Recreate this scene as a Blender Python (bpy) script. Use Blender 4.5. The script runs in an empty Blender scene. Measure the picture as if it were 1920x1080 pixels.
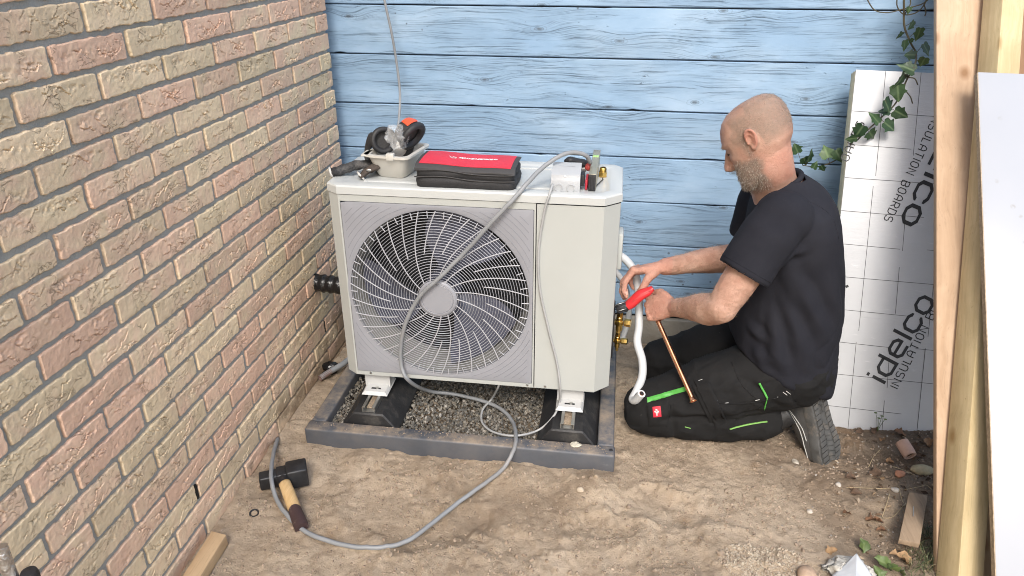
import bpy, bmesh, math, random
import numpy as np
from mathutils import Vector, Matrix

# ------------------------------------------------------------------ camera, sky, sun, exposure
SC = bpy.context.scene
COL = SC.collection
PITCH, YAW, FPX = 0.449198, 0.139976, 1367.27
CAM = Vector((1.0, 0.0, 1.43))
_fw = Vector((-math.sin(YAW) * math.cos(PITCH), math.cos(YAW) * math.cos(PITCH), -math.sin(PITCH)))
_rt = Vector((math.cos(YAW), math.sin(YAW), 0.0))
_dn = _fw.cross(_rt)
cam_data = bpy.data.cameras.new('camera')
cam_data.sensor_width = 36.0
cam_data.lens = FPX / 1920 * 36
cam_data.clip_start = 0.05
cam_data.clip_end = 500
cam = bpy.data.objects.new('camera', cam_data)
COL.objects.link(cam)
cam.matrix_world = Matrix(((_rt.x, -_dn.x, -_fw.x, CAM.x), (_rt.y, -_dn.y, -_fw.y, CAM.y), (_rt.z, -_dn.z, -_fw.z, CAM.z), (0, 0, 0, 1)))
SC.camera = cam

SUN_EL, SUN_AZ = math.radians(46), math.radians(5)      # azimuth measured from behind the camera towards the right
world = bpy.data.worlds.new('World')
SC.world = world
world.use_nodes = True
_wn = world.node_tree
_sky = _wn.nodes.new('ShaderNodeTexSky')
_sky.sky_type = 'NISHITA'
_sky.sun_disc = False
_sky.sun_elevation = SUN_EL
_sky.sun_rotation = math.pi - SUN_AZ
_sky.altitude = 0
_sky.air_density = 1.2
_sky.dust_density = 3.0
_sky.ozone_density = 0.6
_bg = _wn.nodes['Background']
_bg.inputs[1].default_value = 0.15
_wn.links.new(_sky.outputs[0], _bg.inputs[0])

sun_data = bpy.data.lights.new('sun', 'SUN')
sun_data.energy = 1.35
sun_data.angle = math.radians(20)
sun_data.color = (1.0, 0.975, 0.935)
sun = bpy.data.objects.new('sun', sun_data)
COL.objects.link(sun)
_sd = Vector((math.sin(SUN_AZ) * math.cos(SUN_EL), -math.cos(SUN_AZ) * math.cos(SUN_EL), math.sin(SUN_EL)))
sun.rotation_euler = _sd.to_track_quat('Z', 'Y').to_euler()
sun.location = (4, -4, 5)

SC.view_settings.view_transform = 'Standard'
SC.view_settings.look = 'None'
SC.view_settings.exposure = 0.86
SC.view_settings.gamma = 1.0
SC.view_settings.use_curve_mapping = False
SC.cycles.filter_width = 1.0

# ------------------------------------------------------------------ helpers
rnd = random.Random(7)
nrs = np.random.RandomState(11)

def P(u, v, **k):
    """point of the place seen at photo pixel (u, v) on the world plane x=, y= or z="""
    d = _rt * ((u - 960) / FPX) + _dn * ((v - 540) / FPX) + _fw
    a, val = list(k.items())[0]
    i = 'xyz'.index(a)
    return CAM + d * ((val - CAM[i]) / d[i])

def vnoise(x, y, z, seed=0):
    """numpy 3D value noise in -1..1"""
    x = np.asarray(x, float); y = np.asarray(y, float) + 0 * x; z = np.asarray(z, float) + 0 * x
    xi = np.floor(x).astype(np.int64); yi = np.floor(y).astype(np.int64); zi = np.floor(z).astype(np.int64)
    fx = x - xi; fy = y - yi; fz = z - zi
    fx = fx * fx * (3 - 2 * fx); fy = fy * fy * (3 - 2 * fy); fz = fz * fz * (3 - 2 * fz)
    def h(a, b, c):
        n = (a * 374761393 + b * 668265263 + c * 2147483647 + seed * 1274126177) & 0x7fffffff
        n = ((n ^ (n >> 13)) * 1274126177) & 0x7fffffff
        n = n ^ (n >> 16)
        return (n & 0xffff) / 32767.5 - 1
    r = 0
    for dx in (0, 1):
        for dy in (0, 1):
            for dz in (0, 1):
                w = (fx if dx else 1 - fx) * (fy if dy else 1 - fy) * (fz if dz else 1 - fz)
                r = r + w * h(xi + dx, yi + dy, zi + dz)
    return r

def fbm(x, y, z=0.0, octs=4, seed=0, gain=0.5):
    r = 0; a = 1.0; f = 1.0
    for o in range(octs):
        r = r + a * vnoise(np.asarray(x) * f + 13.7 * o, np.asarray(y) * f - 7.1 * o, np.asarray(z) * f + 3.3 * o, seed + o)
        a *= gain; f *= 2.03
    return r

def tag(o, label=None, cat=None, group=None, kind=None):
    if label: o['label'] = label
    if cat: o['category'] = cat
    if group: o['group'] = group
    if kind: o['kind'] = kind
    return o

def wloc(o):
    v = Vector((0, 0, 0))
    while o:
        v = v + o.location
        o = o.parent
    return v

def empty(name, loc, label=None, cat=None, group=None, kind=None, parent=None):
    o = bpy.data.objects.new(name, None)
    o.empty_display_size = 0.05
    COL.objects.link(o)
    o.location = Vector(loc)
    if parent:
        o.parent = parent
    return tag(o, label, cat, group, kind)

def link_mesh(name, me, parent=None, loc=None):
    o = bpy.data.objects.new(name, me)
    COL.objects.link(o)
    if parent: o.parent = parent
    if loc is not None: o.location = Vector(loc)
    return o

class MB:
    """collects shapes in world coordinates; build() links them as one mesh object"""
    def __init__(self):
        self.v = []; self.f = []; self.m = []; self.mi = 0
    def add(self, V, F):
        n = len(self.v)
        self.v.extend([tuple(map(float, p)) for p in V])
        for f in F:
            self.f.append(tuple(i + n for i in f)); self.m.append(self.mi)
        return self
    def box(self, a, b, r=0.0, seg=2, rot=None, about=None):
        bm = bmesh.new()
        bmesh.ops.create_cube(bm, size=1.0)
        for v in bm.verts:
            v.co = Vector([(a[i] + b[i]) / 2 + v.co[i] * (b[i] - a[i]) for i in range(3)])
        if r > 0:
            bmesh.ops.bevel(bm, geom=list(bm.edges), offset=r, segments=seg, profile=0.5, affect='EDGES')
        if rot is not None:
            c = Vector(about) if about is not None else (Vector(a) + Vector(b)) / 2
            for v in bm.verts: v.co = rot @ (v.co - c) + c
        bm.verts.index_update()
        self.add([v.co for v in bm.verts], [[v.index for v in f.verts] for f in bm.faces])
        bm.free()
        return self
    def obox(self, c, ax, ay, az, r=0.0, seg=2):
        """box about c with half-axis vectors ax ay az"""
        ax, ay, az = Vector(ax), Vector(ay), Vector(az)
        bm = bmesh.new(); bmesh.ops.create_cube(bm, size=2.0)
        l = (ax.length, ay.length, az.length)
        for v in bm.verts: v.co = Vector([v.co[i] * l[i] for i in range(3)])
        if r > 0: bmesh.ops.bevel(bm, geom=list(bm.edges), offset=r, segments=seg, profile=0.5, affect='EDGES')
        n = [a.normalized() for a in (ax, ay, az)]
        bm.verts.index_update()
        self.add([Vector(c) + n[0] * v.co.x + n[1] * v.co.y + n[2] * v.co.z for v in bm.verts], [[v.index for v in f.verts] for f in bm.faces])
        bm.free(); return self
    def loft(self, rings, cap=True, closed=True):
        k = len(rings[0]); V = [p for r in rings for p in r]; F = []
        for i in range(len(rings) - 1):
            for j in range(k if closed else k - 1):
                a, b = i * k + j, i * k + (j + 1) % k
                F.append((a, b, b + k, a + k))
        if cap and closed:
            F.append(tuple(range(k - 1, -1, -1))); F.append(tuple(range((len(rings) - 1) * k, len(rings) * k)))
        return self.add(V, F)
    def tube(self, pts, r, seg=10, cap=True, flat=1.0, up=None):
        pts = [Vector(p) for p in pts]; n = len(pts)
        rs = r if hasattr(r, '__len__') else [r] * n
        rings = []; prev = None
        for i, p in enumerate(pts):
            t = (pts[min(i + 1, n - 1)] - pts[max(i - 1, 0)]).normalized()
            if prev is None:
                a = Vector(up) if up is not None else (Vector((0, 0, 1)) if abs(t.z) < 0.9 else Vector((1, 0, 0)))
                x = t.cross(a).normalized()
            else:
                x = (prev - t * prev.dot(t)).normalized()
            prev = x; y = t.cross(x)
            rings.append([p + (x * math.cos(2 * math.pi * j / seg) + y * math.sin(2 * math.pi * j / seg) * flat) * rs[i] for j in range(seg)])
        return self.loft(rings, cap)
    def lathe(self, prof, c, axis=(0, 0, 1), seg=32, cap=True):
        """prof: (radius, distance along axis)"""
        t = Vector(axis).normalized(); a = Vector((0, 0, 1)) if abs(t.z) < 0.9 else Vector((1, 0, 0))
        x = t.cross(a).normalized(); y = t.cross(x); c = Vector(c)
        rings = [[c + t * h + (x * math.cos(2 * math.pi * j / seg) + y * math.sin(2 * math.pi * j / seg)) * r for j in range(seg)] for r, h in prof]
        return self.loft(rings, cap)
    def prism(self, poly, n):
        """poly: list of 3D points, extruded by vector n"""
        n = Vector(n); k = len(poly); poly = [Vector(p) for p in poly]
        V = poly + [p + n for p in poly]
        F = [tuple(range(k - 1, -1, -1)), tuple(range(k, 2 * k))] + [(i, (i + 1) % k, (i + 1) % k + k, i + k) for i in range(k)]
        return self.add(V, F)
    def ell(self, c, r, nu=14, nv=9, rot=None):
        c = Vector(c); rings = []
        V = []; F = []
        for i in range(1, nv):
            a = math.pi * i / nv
            for j in range(nu):
                b = 2 * math.pi * j / nu
                p = Vector((r[0] * math.sin(a) * math.cos(b), r[1] * math.sin(a) * math.sin(b), r[2] * math.cos(a)))
                V.append(c + (rot @ p if rot else p))
        t = Vector((0, 0, r[2])); V.append(c + (rot @ t if rot else t)); V.append(c - (rot @ t if rot else t))
        T = len(V) - 2; B = T + 1
        for i in range(nv - 2):
            for j in range(nu):
                a, b = i * nu + j, i * nu + (j + 1) % nu
                F.append((a, a + nu, b + nu, b))
        for j in range(nu):
            F.append((T, j, (j + 1) % nu)); o = (nv - 2) * nu
            F.append((B, o + (j + 1) % nu, o + j))
        return self.add(V, F)
    def build(self, name, mat, parent=None, smooth=40, origin=None, disp=None, fix=True):
        me = bpy.data.meshes.new(name)
        V = np.array(self.v, float)
        if disp is not None: V = disp(V)
        o_ = wloc(parent) if parent else (Vector(origin) if origin is not None else None)
        if o_ is None:
            o_ = Vector((float((V[:, 0].min() + V[:, 0].max()) / 2), float((V[:, 1].min() + V[:, 1].max()) / 2), float(V[:, 2].min())))
        V = V - np.array(o_)
        me.from_pydata(V.tolist(), [], self.f)
        if fix:
            bm = bmesh.new(); bm.from_mesh(me)
            bmesh.ops.recalc_face_normals(bm, faces=list(bm.faces))
            bm.to_mesh(me); bm.free()
        for m in (mat if isinstance(mat, (list, tuple)) else [mat]): me.materials.append(m)
        if any(self.m): me.polygons.foreach_set('material_index', self.m)
        if smooth:
            me.polygons.foreach_set('use_smooth', [True] * len(me.polygons))
            if smooth < 180: me.set_sharp_from_angle(angle=math.radians(smooth))
        me.update()
        o = bpy.data.objects.new(name, me); COL.objects.link(o)
        if parent: o.parent = parent
        else: o.location = o_
        return o

def spline(pts, n=8):
    """Catmull-Rom through pts"""
    pts = [Vector(p) for p in pts]; out = []
    q = [pts[0] * 2 - pts[1]] + pts + [pts[-1] * 2 - pts[-2]]
    for i in range(1, len(q) - 2):
        a, b, c, d = q[i - 1:i + 3]
        for k in range(n):
            t = k / n
            out.append(0.5 * ((2 * b) + (c - a) * t + (2 * a - 5 * b + 4 * c - d) * t * t + (3 * b - a - 3 * c + d) * t ** 3))
    out.append(pts[-1])
    return out

def interp(xs, ys, x):
    return np.interp(x, xs, ys)

# ------------------------------------------------------------------ material helper
class G:
    def __init__(self, name):
        self.mat = bpy.data.materials.new(name); self.mat.use_nodes = True
        self.nt = self.mat.node_tree; self.b = self.nt.nodes['Principled BSDF']
        self.out = self.nt.nodes['Material Output']
    def n(self, t, inp=None, **props):
        nd = self.nt.nodes.new(t)
        for k, v in props.items(): setattr(nd, k, v)
        for k, v in (inp or {}).items():
            if v is None: continue
            if isinstance(v, bpy.types.NodeSocket): self.nt.links.new(v, nd.inputs[k])
            else: nd.inputs[k].default_value = v
        return nd
    def coord(self, kind='Object'): return self.n('ShaderNodeTexCoord').outputs[kind]
    def rand(self): return self.n('ShaderNodeObjectInfo').outputs['Random']
    def pos(self): return self.n('ShaderNodeNewGeometry').outputs['Position']
    def map(self, v, scale=(1, 1, 1), loc=(0, 0, 0), rot=(0, 0, 0)):
        return self.n('ShaderNodeMapping', {0: v, 1: loc, 2: rot, 3: scale}).outputs[0]
    def noise(self, v, scale=5, detail=4, rough=0.5, dist=0.0, out=0):
        return self.n('ShaderNodeTexNoise', {'Vector': v, 'Scale': scale, 'Detail': detail, 'Roughness': rough, 'Distortion': dist}).outputs[out]
    def voro(self, v, scale=5, feature='F1', rand=1.0, out='Distance', dims='3D'):
        nd = self.n('ShaderNodeTexVoronoi', feature=feature, voronoi_dimensions=dims)
        self.nt.links.new(v, nd.inputs['Vector']); nd.inputs['Scale'].default_value = scale; nd.inputs['Randomness'].default_value = rand
        return nd.outputs[out]
    def math(self, op, a, b=None, c=None, clamp=False):
        return self.n('ShaderNodeMath', {0: a, 1: b, 2: c}, operation=op, use_clamp=clamp).outputs[0]
    def ramp(self, f, stops, interp='LINEAR'):
        nd = self.n('ShaderNodeValToRGB', {0: f}); e = nd.color_ramp; e.interpolation = interp
        while len(e.elements) < len(stops): e.elements.new(0.5)
        for el, (p, c) in zip(e.elements, stops):
            el.position = p; el.color = (*c, 1) if hasattr(c, '__len__') else (c, c, c, 1)
        return nd.outputs[0]
    def mix(self, f, a, b, blend='MIX'):
        nd = self.n('ShaderNodeMix', data_type='RGBA', blend_type=blend)
        for i, v in ((0, f), (6, a), (7, b)):
            if isinstance(v, bpy.types.NodeSocket): self.nt.links.new(v, nd.inputs[i])
            else: nd.inputs[i].default_value = v if (i == 0 or len(v) == 4) else (*v, 1)
        return nd.outputs[2]
    def sep(self, v): return self.n('ShaderNodeSeparateXYZ', {0: v}).outputs
    def comb(self, x=0.0, y=0.0, z=0.0): return self.n('ShaderNodeCombineXYZ', {0: x, 1: y, 2: z}).outputs[0]
    def addv(self, a, b): return self.n('ShaderNodeVectorMath', {0: a, 1: b}, operation='ADD').outputs[0]
    def bump(self, h, dist=0.01, strength=1.0, normal=None):
        return self.n('ShaderNodeBump', {'Height': h, 'Distance': dist, 'Strength': strength, 'Normal': normal}).outputs[0]
    def set(self, **k):
        for key, v in k.items():
            s = self.b.inputs[key.replace('_', ' ')]
            if isinstance(v, bpy.types.NodeSocket): self.nt.links.new(v, s)
            else: s.default_value = (*v, 1) if hasattr(v, '__len__') and len(v) == 3 and s.type == 'RGBA' else v
        return self.mat

def std(name, col, rough=0.5, metal=0.0, var=0.12, scale=14.0, bump=0.0006, bscale=180.0, dirt=None, dirt_amt=0.3, dscale=6.0, **extra):
    """plain worn surface: slow colour variation, optional dirt patches, fine relief"""
    g = G(name); p = g.coord('Object')
    n1 = g.noise(p, scale, 5, 0.6)
    lo = tuple(c * (1 - var) for c in col); hi = tuple(min(1, c * (1 + var)) for c in col)
    c = g.ramp(n1, [(0.3, lo), (0.7, hi)])
    if dirt:
        d = g.ramp(g.noise(p, dscale, 8, 0.68), [(0.62 - dirt_amt * 0.4, 0.0), (0.78 - dirt_amt * 0.3, 1.0)])
        c = g.mix(g.math('MULTIPLY', d, min(1.0, dirt_amt * 2)), c, dirt)
    r = g.ramp(n1, [(0.3, max(0.02, rough - 0.08)), (0.7, min(1, rough + 0.08))])
    b = g.bump(g.noise(p, bscale, 3, 0.6), bump) if bump else None
    g.set(Base_Color=c, Roughness=r, Metallic=metal, **extra)
    if b: g.set(Normal=b)
    return g.mat
# ------------------------------------------------------------------ ground
def mat_sand():
    g = G('sand_soil'); p = g.pos(); s = g.sep(p)
    warp = g.noise(p, 2.2, 4, 0.6)
    # dark humus towards the back right, plain building sand elsewhere
    m = g.math('ADD', g.math('MULTIPLY', s[0], 0.9), g.math('MULTIPLY', s[1], 0.55))
    m = g.math('ADD', m, g.math('MULTIPLY', warp, 1.3))
    soil = g.ramp(g.math('SUBTRACT', m, 2.62), [(0.35, 0.0), (0.85, 1.0)])
    n1 = g.noise(p, 3.5, 7, 0.62); n2 = g.noise(p, 30, 8, 0.78); n3 = g.noise(p, 260, 4, 0.8)
    sand = g.ramp(n1, [(0.28, (0.425, 0.330, 0.236)), (0.5, (0.560, 0.445, 0.326)), (0.72, (0.660, 0.538, 0.405))])
    sand = g.mix(g.ramp(n2, [(0.36, 0.62), (0.52, 0.0)]), sand, (0.300, 0.220, 0.150))
    dark = g.ramp(n2, [(0.3, (0.105, 0.080, 0.058)), (0.7, (0.265, 0.200, 0.145))])
    c = g.mix(soil, sand, dark)
    c = g.mix(g.ramp(n3, [(0.60, 0.0), (0.74, 0.55)]), c, (0.46, 0.38, 0.285))
    c = g.mix(g.ramp(n3, [(0.28, 0.5), (0.40, 0.0)]), c, (0.16, 0.115, 0.078))
    c = g.mix(g.ramp(g.noise(g.map(p, (1, 1, 1), (7.3, 2.2, 0)), 2.6, 6, 0.62, 0.5), [(0.50, 0.0), (0.64, 0.55)]), c, (0.235, 0.170, 0.115))
    # rust-orange streaks of loam
    c = g.mix(g.ramp(g.noise(g.map(p, (1, 1, 1), (3.1, 1.7, 0)), 5.0, 5, 0.6), [(0.62, 0.0), (0.72, 0.45)]), c, (0.34, 0.20, 0.10))
    b = g.bump(g.math('ADD', g.math('MULTIPLY', n2, 0.6), g.math('MULTIPLY', n3, 0.35)), 0.020, 1.0)
    return g.set(Base_Color=c, Roughness=0.95, Specular_IOR_Level=0.15, Normal=b)

def ground_h(X, Y):
    h = 0.011 * fbm(X * 2.2, Y * 2.2, 0, 3, 5) + 0.0042 * fbm(X * 10, Y * 10, 2.0, 5, 9, 0.66)
    h = h + 0.0060 * np.clip(fbm(X * 30, Y * 30, 4.0, 4, 21, 0.7) - 0.15, 0, 1) * np.clip(0.6 + 1.2 * fbm(X * 2.7, Y * 2.7, 8.0, 2, 61), 0, 1.4) + 0.0030 * np.abs(fbm(X * 60, Y * 60, 1.0, 3, 33, 0.7)) + 0.013 * np.clip(fbm(X * 9 + 0.6 * fbm(X * 6, Y * 6, 3.0, 2, 35), Y * 9, 6.0, 4, 71, 0.62) - 0.25, 0, 1)
    h = h * np.clip(1 - (np.maximum(np.abs(X - 1.2) - 2.0, 0) + np.maximum(np.abs(Y - 1.5) - 1.8, 0)) * 0.4, 0.15, 1)
    fr = np.exp(-((Y - 1.665) / 0.07) ** 2) * np.clip((X - 0.1) / 0.05, 0, 1) * np.clip((1.10 - X) / 0.05, 0, 1)
    h = h + fr * (0.016 + 0.016 * fbm(X * 9, Y * 3, 0, 3, 31))             # sand heaped against the frame
    h = h - 0.05 * np.clip((Y - 2.1) / 0.5, 0, 1)                               # falls towards the wall
    inside = (X > 0.13) & (X < 1.03) & (Y > 1.77) & (Y < 2.4)
    h = np.where(inside, np.minimum(h, 0.0) - 0.02, h)
    # trampled hollows
    for cx, cy, rx, ry, d, a in ((0.62, 1.44, 0.13, 0.06, .020, .5), (1.22, 1.60, 0.14, 0.05, .024, -.3), (0.95, 1.30, 0.10, 0.05, .018, .9),
                                 (1.45, 1.36, 0.15, 0.06, .020, .2), (0.40, 1.25, 0.09, 0.05, .016, 1.2), (1.30, 1.25, 0.1, 0.05, .02, -.7), (1.05, 1.52, .09, .04, .02, .1),
                                 (0.155, 1.53, 0.10, 0.05, .020, .1)):
        x = (X - cx) * math.cos(a) + (Y - cy) * math.sin(a); y = -(X - cx) * math.sin(a) + (Y - cy) * math.cos(a)
        q = np.sqrt((x / rx) ** 2 + (y / ry) ** 2)
        q = q * (1 + 0.45 * fbm(X * 12, Y * 12, cx * 9, 3, 77))
        h = h - 0.7 * d * np.exp(-q ** 3) + d * 0.22 * np.exp(-((q - 1.3) / 0.3) ** 2)
    return h

xs = np.concatenate([-np.geomspace(60, 0.15, 14), np.arange(-0.05, 2.3, 0.0052), np.geomspace(2.6, 62, 14)])
ys = np.concatenate([0.75 - np.geomspace(60, 0.1, 14), np.arange(0.85, 2.66, 0.0052), np.geomspace(2.75, 60, 12)])
GX, GY = np.meshgrid(xs, ys)
GZ = ground_h(GX, GY)
me = bpy.data.meshes.new('ground')
nx, ny = len(xs), len(ys)
V = np.stack([GX.ravel(), GY.ravel(), GZ.ravel()], 1)
I = (np.arange(ny - 1)[:, None] * nx + np.arange(nx - 1)[None, :]).ravel()
me.from_pydata(V.tolist(), [], np.stack([I, I + 1, I + nx + 1, I + nx], 1).tolist())
me.polygons.foreach_set('use_smooth', [True] * len(me.polygons))
SAND = mat_sand()
me.materials.append(SAND)
ground = link_mesh('ground', me)
tag(ground, 'trampled sandy ground with dark soil towards the right', 'ground', kind='structure')

def gz(x, y):
    return float(ground_h(np.array([float(x)]), np.array([float(y)]))[0])

# ------------------------------------------------------------------ brick wall (face in the plane x = 0)
COURSE, PITCHB, BL, BH, BY1 = 0.0632, 0.2205, 0.2095, 0.0515, 2.527
def mat_brick():
    g = G('hand_moulded_brick'); p = g.coord('Object'); r = g.rand()
    off = g.addv(p, g.comb(g.math('MULTIPLY', r, 37.0), g.math('MULTIPLY', r, 91.0), 0.0))
    n1 = g.noise(off, 9, 5, 0.6, 0.6); n2 = g.noise(off, 60, 6, 0.7); n3 = g.noise(off, 330, 3, 0.7)
    t = g.math('ADD', g.math('MULTIPLY', g.math('SUBTRACT', n1, 0.5), 2.2), g.math('MULTIPLY', g.math('SUBTRACT', r, 0.44), 1.1))
    t = g.math('ADD', t, 0.5)
    c = g.ramp(t, [(0.0, (0.735, 0.575, 0.360)), (0.36, (0.755, 0.572, 0.368)), (0.62, (0.760, 0.530, 0.358)), (1.0, (0.745, 0.475, 0.325))])
    v2 = g.n('ShaderNodeHueSaturation', {'Value': g.math('MULTIPLY_ADD', g.math('FRACT', g.math('MULTIPLY', r, 7.31)), 0.22, 0.86), 'Saturation': 0.92, 'Color': c}).outputs[0]
    c = g.mix(g.ramp(n2, [(0.33, 0.30), (0.48, 0.0)]), v2, (0.40, 0.285, 0.185))
    c = g.mix(g.ramp(n3, [(0.55, 0.0), (0.72, 0.35)]), c, (0.70, 0.60, 0.46))
    # splashed sand near the foot, in patches
    w = g.pos(); s = g.sep(w)
    d = g.math('ADD', g.noise(w, 6.5, 5, 0.65), g.math('MULTIPLY', g.math('SUBTRACT', s[1], 1.85), 0.38))
    d = g.math('SUBTRACT', d, g.math('MULTIPLY', s[2], 1.25))
    c = g.mix(g.ramp(d, [(0.40, 0.0), (0.56, 0.85)]), c, (0.33, 0.235, 0.150))
    rg = g.noise(g.map(off, (1, 1, 1.7)), 34, 4, 0.55, 0.8)
    crk = g.math('MULTIPLY', g.ramp(g.math('ABSOLUTE', g.math('SUBTRACT', rg, 0.5)), [(0.0, 1.0), (0.022, 0.0)]), g.ramp(g.noise(off, 17, 3, 0.5), [(0.54, 0.0), (0.62, 1.0)]))
    c = g.mix(g.math('MULTIPLY', crk, 0.45), c, (0.20, 0.13, 0.085))
    b = g.bump(g.math('SUBTRACT', g.math('ADD', g.math('MULTIPLY', n2, 0.6), g.math('MULTIPLY', n3, 0.35)), g.math('MULTIPLY', crk, 0.8)), 0.0024, 0.9)
    return g.set(Base_Color=c, Roughness=0.9, Specular_IOR_Level=0.2, Normal=b)
def mat_mortar():
    g = G('mortar'); p = g.pos()
    n1 = g.noise(p, 12, 6, 0.65); n2 = g.noise(p, 260, 4, 0.7)
    c = g.ramp(n1, [(0.3, (0.345, 0.345, 0.325)), (0.7, (0.430, 0.430, 0.408))])
    c = g.mix(g.ramp(n2, [(0.4, 0.5), (0.6, 0.0)]), c, (0.33, 0.32, 0.29))
    s = g.sep(p)
    d = g.math('ADD', g.noise(p, 6.5, 5, 0.65), g.math('MULTIPLY', g.math('SUBTRACT', s[1], 1.85), 0.38))
    d = g.math('SUBTRACT', d, g.math('MULTIPLY', s[2], 1.25))
    c = g.mix(g.ramp(d, [(0.38, 0.0), (0.54, 0.9)]), c, (0.32, 0.23, 0.150))
    return g.set(Base_Color=c, Roughness=0.95, Specular_IOR_Level=0.15, Normal=g.bump(g.math('ADD', n2, g.math('MULTIPLY', n1, 2.0)), 0.004, 0.8))
BRICK, MORTAR = mat_brick(), mat_mortar()

def brick_mesh(L, H, seed, nu, nv):
    """front face towards +x, local y along the wall, folded clay relief"""
    rs = np.random.RandomState(seed)
    u = np.linspace(-1, 1, nu); v = np.linspace(-1, 1, nv)
    U, W = np.meshgrid(u, v)
    Yc = U * L / 2; Zc = W * H / 2
    # uneven arrises
    Yc = Yc + np.sign(U) * (np.abs(U) > 0.9) * 0.0016 * fbm(Zc * 90, seed * 3.1 + np.sign(U), 0, 3, seed)
    edge = np.clip((np.abs(W) - 0.55) / 0.45, 0, 1)
    Zc = Zc + np.sign(W) * edge * 0.0019 * fbm(Yc * 75, seed * 1.7 + np.sign(W) * 9, 0, 3, seed + 5, 0.6)
    cr = np.clip((np.abs(U) - (1 - 0.012 / L)) * L / 0.012, 0, 1)              # rounded corners
    Zc = Zc * (1 - 0.10 * cr ** 2 * rs.uniform(0.4, 1.2))
    dy = (1 - np.abs(U)) * L / 2; dz = (1 - np.abs(W)) * H / 2
    de = np.minimum(dy, dz)
    X = 0.0062 - 0.0022 * np.exp(-(de / 0.0009) ** 1.3)
    X = X + 0.0007 * fbm(Yc * 22, Zc * 35, seed, 3, seed + 2, 0.5) + 0.0004 * fbm(Yc * 160, Zc * 160, seed, 3, seed + 3, 0.6)
    msk = np.clip(np.minimum(dy / 0.012, dz / 0.006), 0, 1)
    ctr = rs.uniform(-0.15, 0.15)
    for k in range(rs.randint(4, 12)):
        ln = rs.uniform(0.06, 0.26) * L; a = (ctr + rs.uniform(-0.33, 0.33)) * L - ln / 2; zc = rs.uniform(-0.22, 0.38) * H
        sl = rs.uniform(-0.55, 0.55)
        line = zc + sl * (Yc - a - ln / 2) + 0.0075 * fbm(Yc * 60, k * 4.4 + seed, 0, 4, seed + k, 0.62)
        along = np.clip((Yc - a) / 0.008, 0, 1) * np.clip((a + ln - Yc) / 0.008, 0, 1)
        d = Zc - line
        dep = rs.uniform(0.0018, 0.0048)
        X = X - dep * along * msk * np.exp(-(d / 0.0011) ** 2)
        X = X + 0.45 * dep * along * msk * np.where(d > 0, np.exp(-np.maximum(d, 0) / 0.0050), 0) * (1 - np.exp(-(d / 0.0011) ** 2))
    for k in range(rs.randint(1, 4)):                                              # torn pockets
        a = rs.uniform(-0.35, 0.35) * L; zc = rs.uniform(-0.1, 0.3) * H
        q = ((Yc - a) / rs.uniform(0.008, 0.022)) ** 2 + ((Zc - zc) / rs.uniform(0.004, 0.008)) ** 2
        X = X - 0.0028 * msk * np.exp(-q) * (0.5 + fbm(Yc * 160, Zc * 160, seed + k, 3, seed + 40 + k))
    V = np.stack([X.ravel(), Yc.ravel(), Zc.ravel()], 1).tolist(); F = []
    for i in range(nv - 1):
        for j in range(nu - 1):
            a = i * nu + j; F.append((a, a + 1, a + nu + 1, a + nu))
    per = list(range(nu)) + [i * nu + nu - 1 for i in range(1, nv)] + [(nv - 1) * nu + j for j in range(nu - 2, -1, -1)] + [i * nu for i in range(nv - 2, 0, -1)]
    n0 = len(V)
    for i in per: V.append([-0.012, V[i][1], V[i][2]])
    for i in range(len(per)):
        j = (i + 1) % len(per)
        F.append((per[j], per[i], n0 + i, n0 + j))
    me = bpy.data.meshes.new('brick'); me.from_pydata(V, [], F)
    me.polygons.foreach_set('use_smooth', [True] * len(F)); me.materials.append(BRICK); me.update(); me.set_sharp_from_angle(angle=math.radians(38))
    return me

brick_wall = empty('brick_wall', (0, 1.0, 0), 'pale yellow and salmon brick wall on the left with grey mortar joints', 'wall')
full = [brick_mesh(BL, BH, 100 + i, 112, 30) for i in range(26)]
half = [brick_mesh(0.0975, BH, 300 + i, 54, 30) for i in range(8)]
core = MB().box((-0.30, -2.2, -0.3), (0.0, BY1 - 0.012, 2.6))
core.build('mortar', MORTAR, brick_wall, smooth=0)
far = MB(); nb = 0
for k in range(-21, 27):
    z = 1.2685 - COURSE * k + BH / 2
    if z < -0.06: continue
    odd = k % 2
    y_end = BY1
    first = True
    while y_end > -2.0:
        if first and not odd: L, ms = 0.0975, half
        else: L, ms = BL, full
        yc = y_end - L / 2
        near = yc > 0.62 and z < 1.47 and not (yc < 0.95 and z < 0.25)
        if near:
            o = link_mesh('brick', rnd.choice(ms), brick_wall, (0.0 + rnd.uniform(-0.0012, 0.0012), yc + rnd.uniform(-.0015, .0015) - 1.0, z + rnd.uniform(-.0012, .0012)))
            o.rotation_euler = (rnd.choice((0, 0, math.pi)) + rnd.uniform(-.006, .006), rnd.uniform(-.012, .012), rnd.uniform(-.008, .008))
            nb += 1
        else:
            far.box((-0.01, yc - L / 2, z - BH / 2), (0.009, yc + L / 2, z + BH / 2), 0.003, 1)
        y_end -= L + 0.011
        first = False
far.build('brickwork', BRICK, brick_wall, smooth=40)['kind'] = 'stuff'
# open perpend joints (weep slots)
for (u, v) in ((371, 912), (618, 604)):
    p = P(u, v, x=0.001)
    k = math.floor((p.z - 1.2685 + 0.006) / COURSE); zc = 1.2685 + k * COURSE + BH / 2
    l0 = 0.0975 if k % 2 == 0 else BL
    p.y = BY1 - l0 - 0.0055 - round((BY1 - l0 - 0.0055 - p.y) / (BL + 0.011)) * (BL + 0.011)
    MB().box((-0.001, p.y - 0.0028, zc - 0.022), (0.0050, p.y + 0.0028, zc + 0.022)).build('weep_slot', std('slot_black', (0.008, 0.008, 0.008), 0.9), brick_wall)

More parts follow.
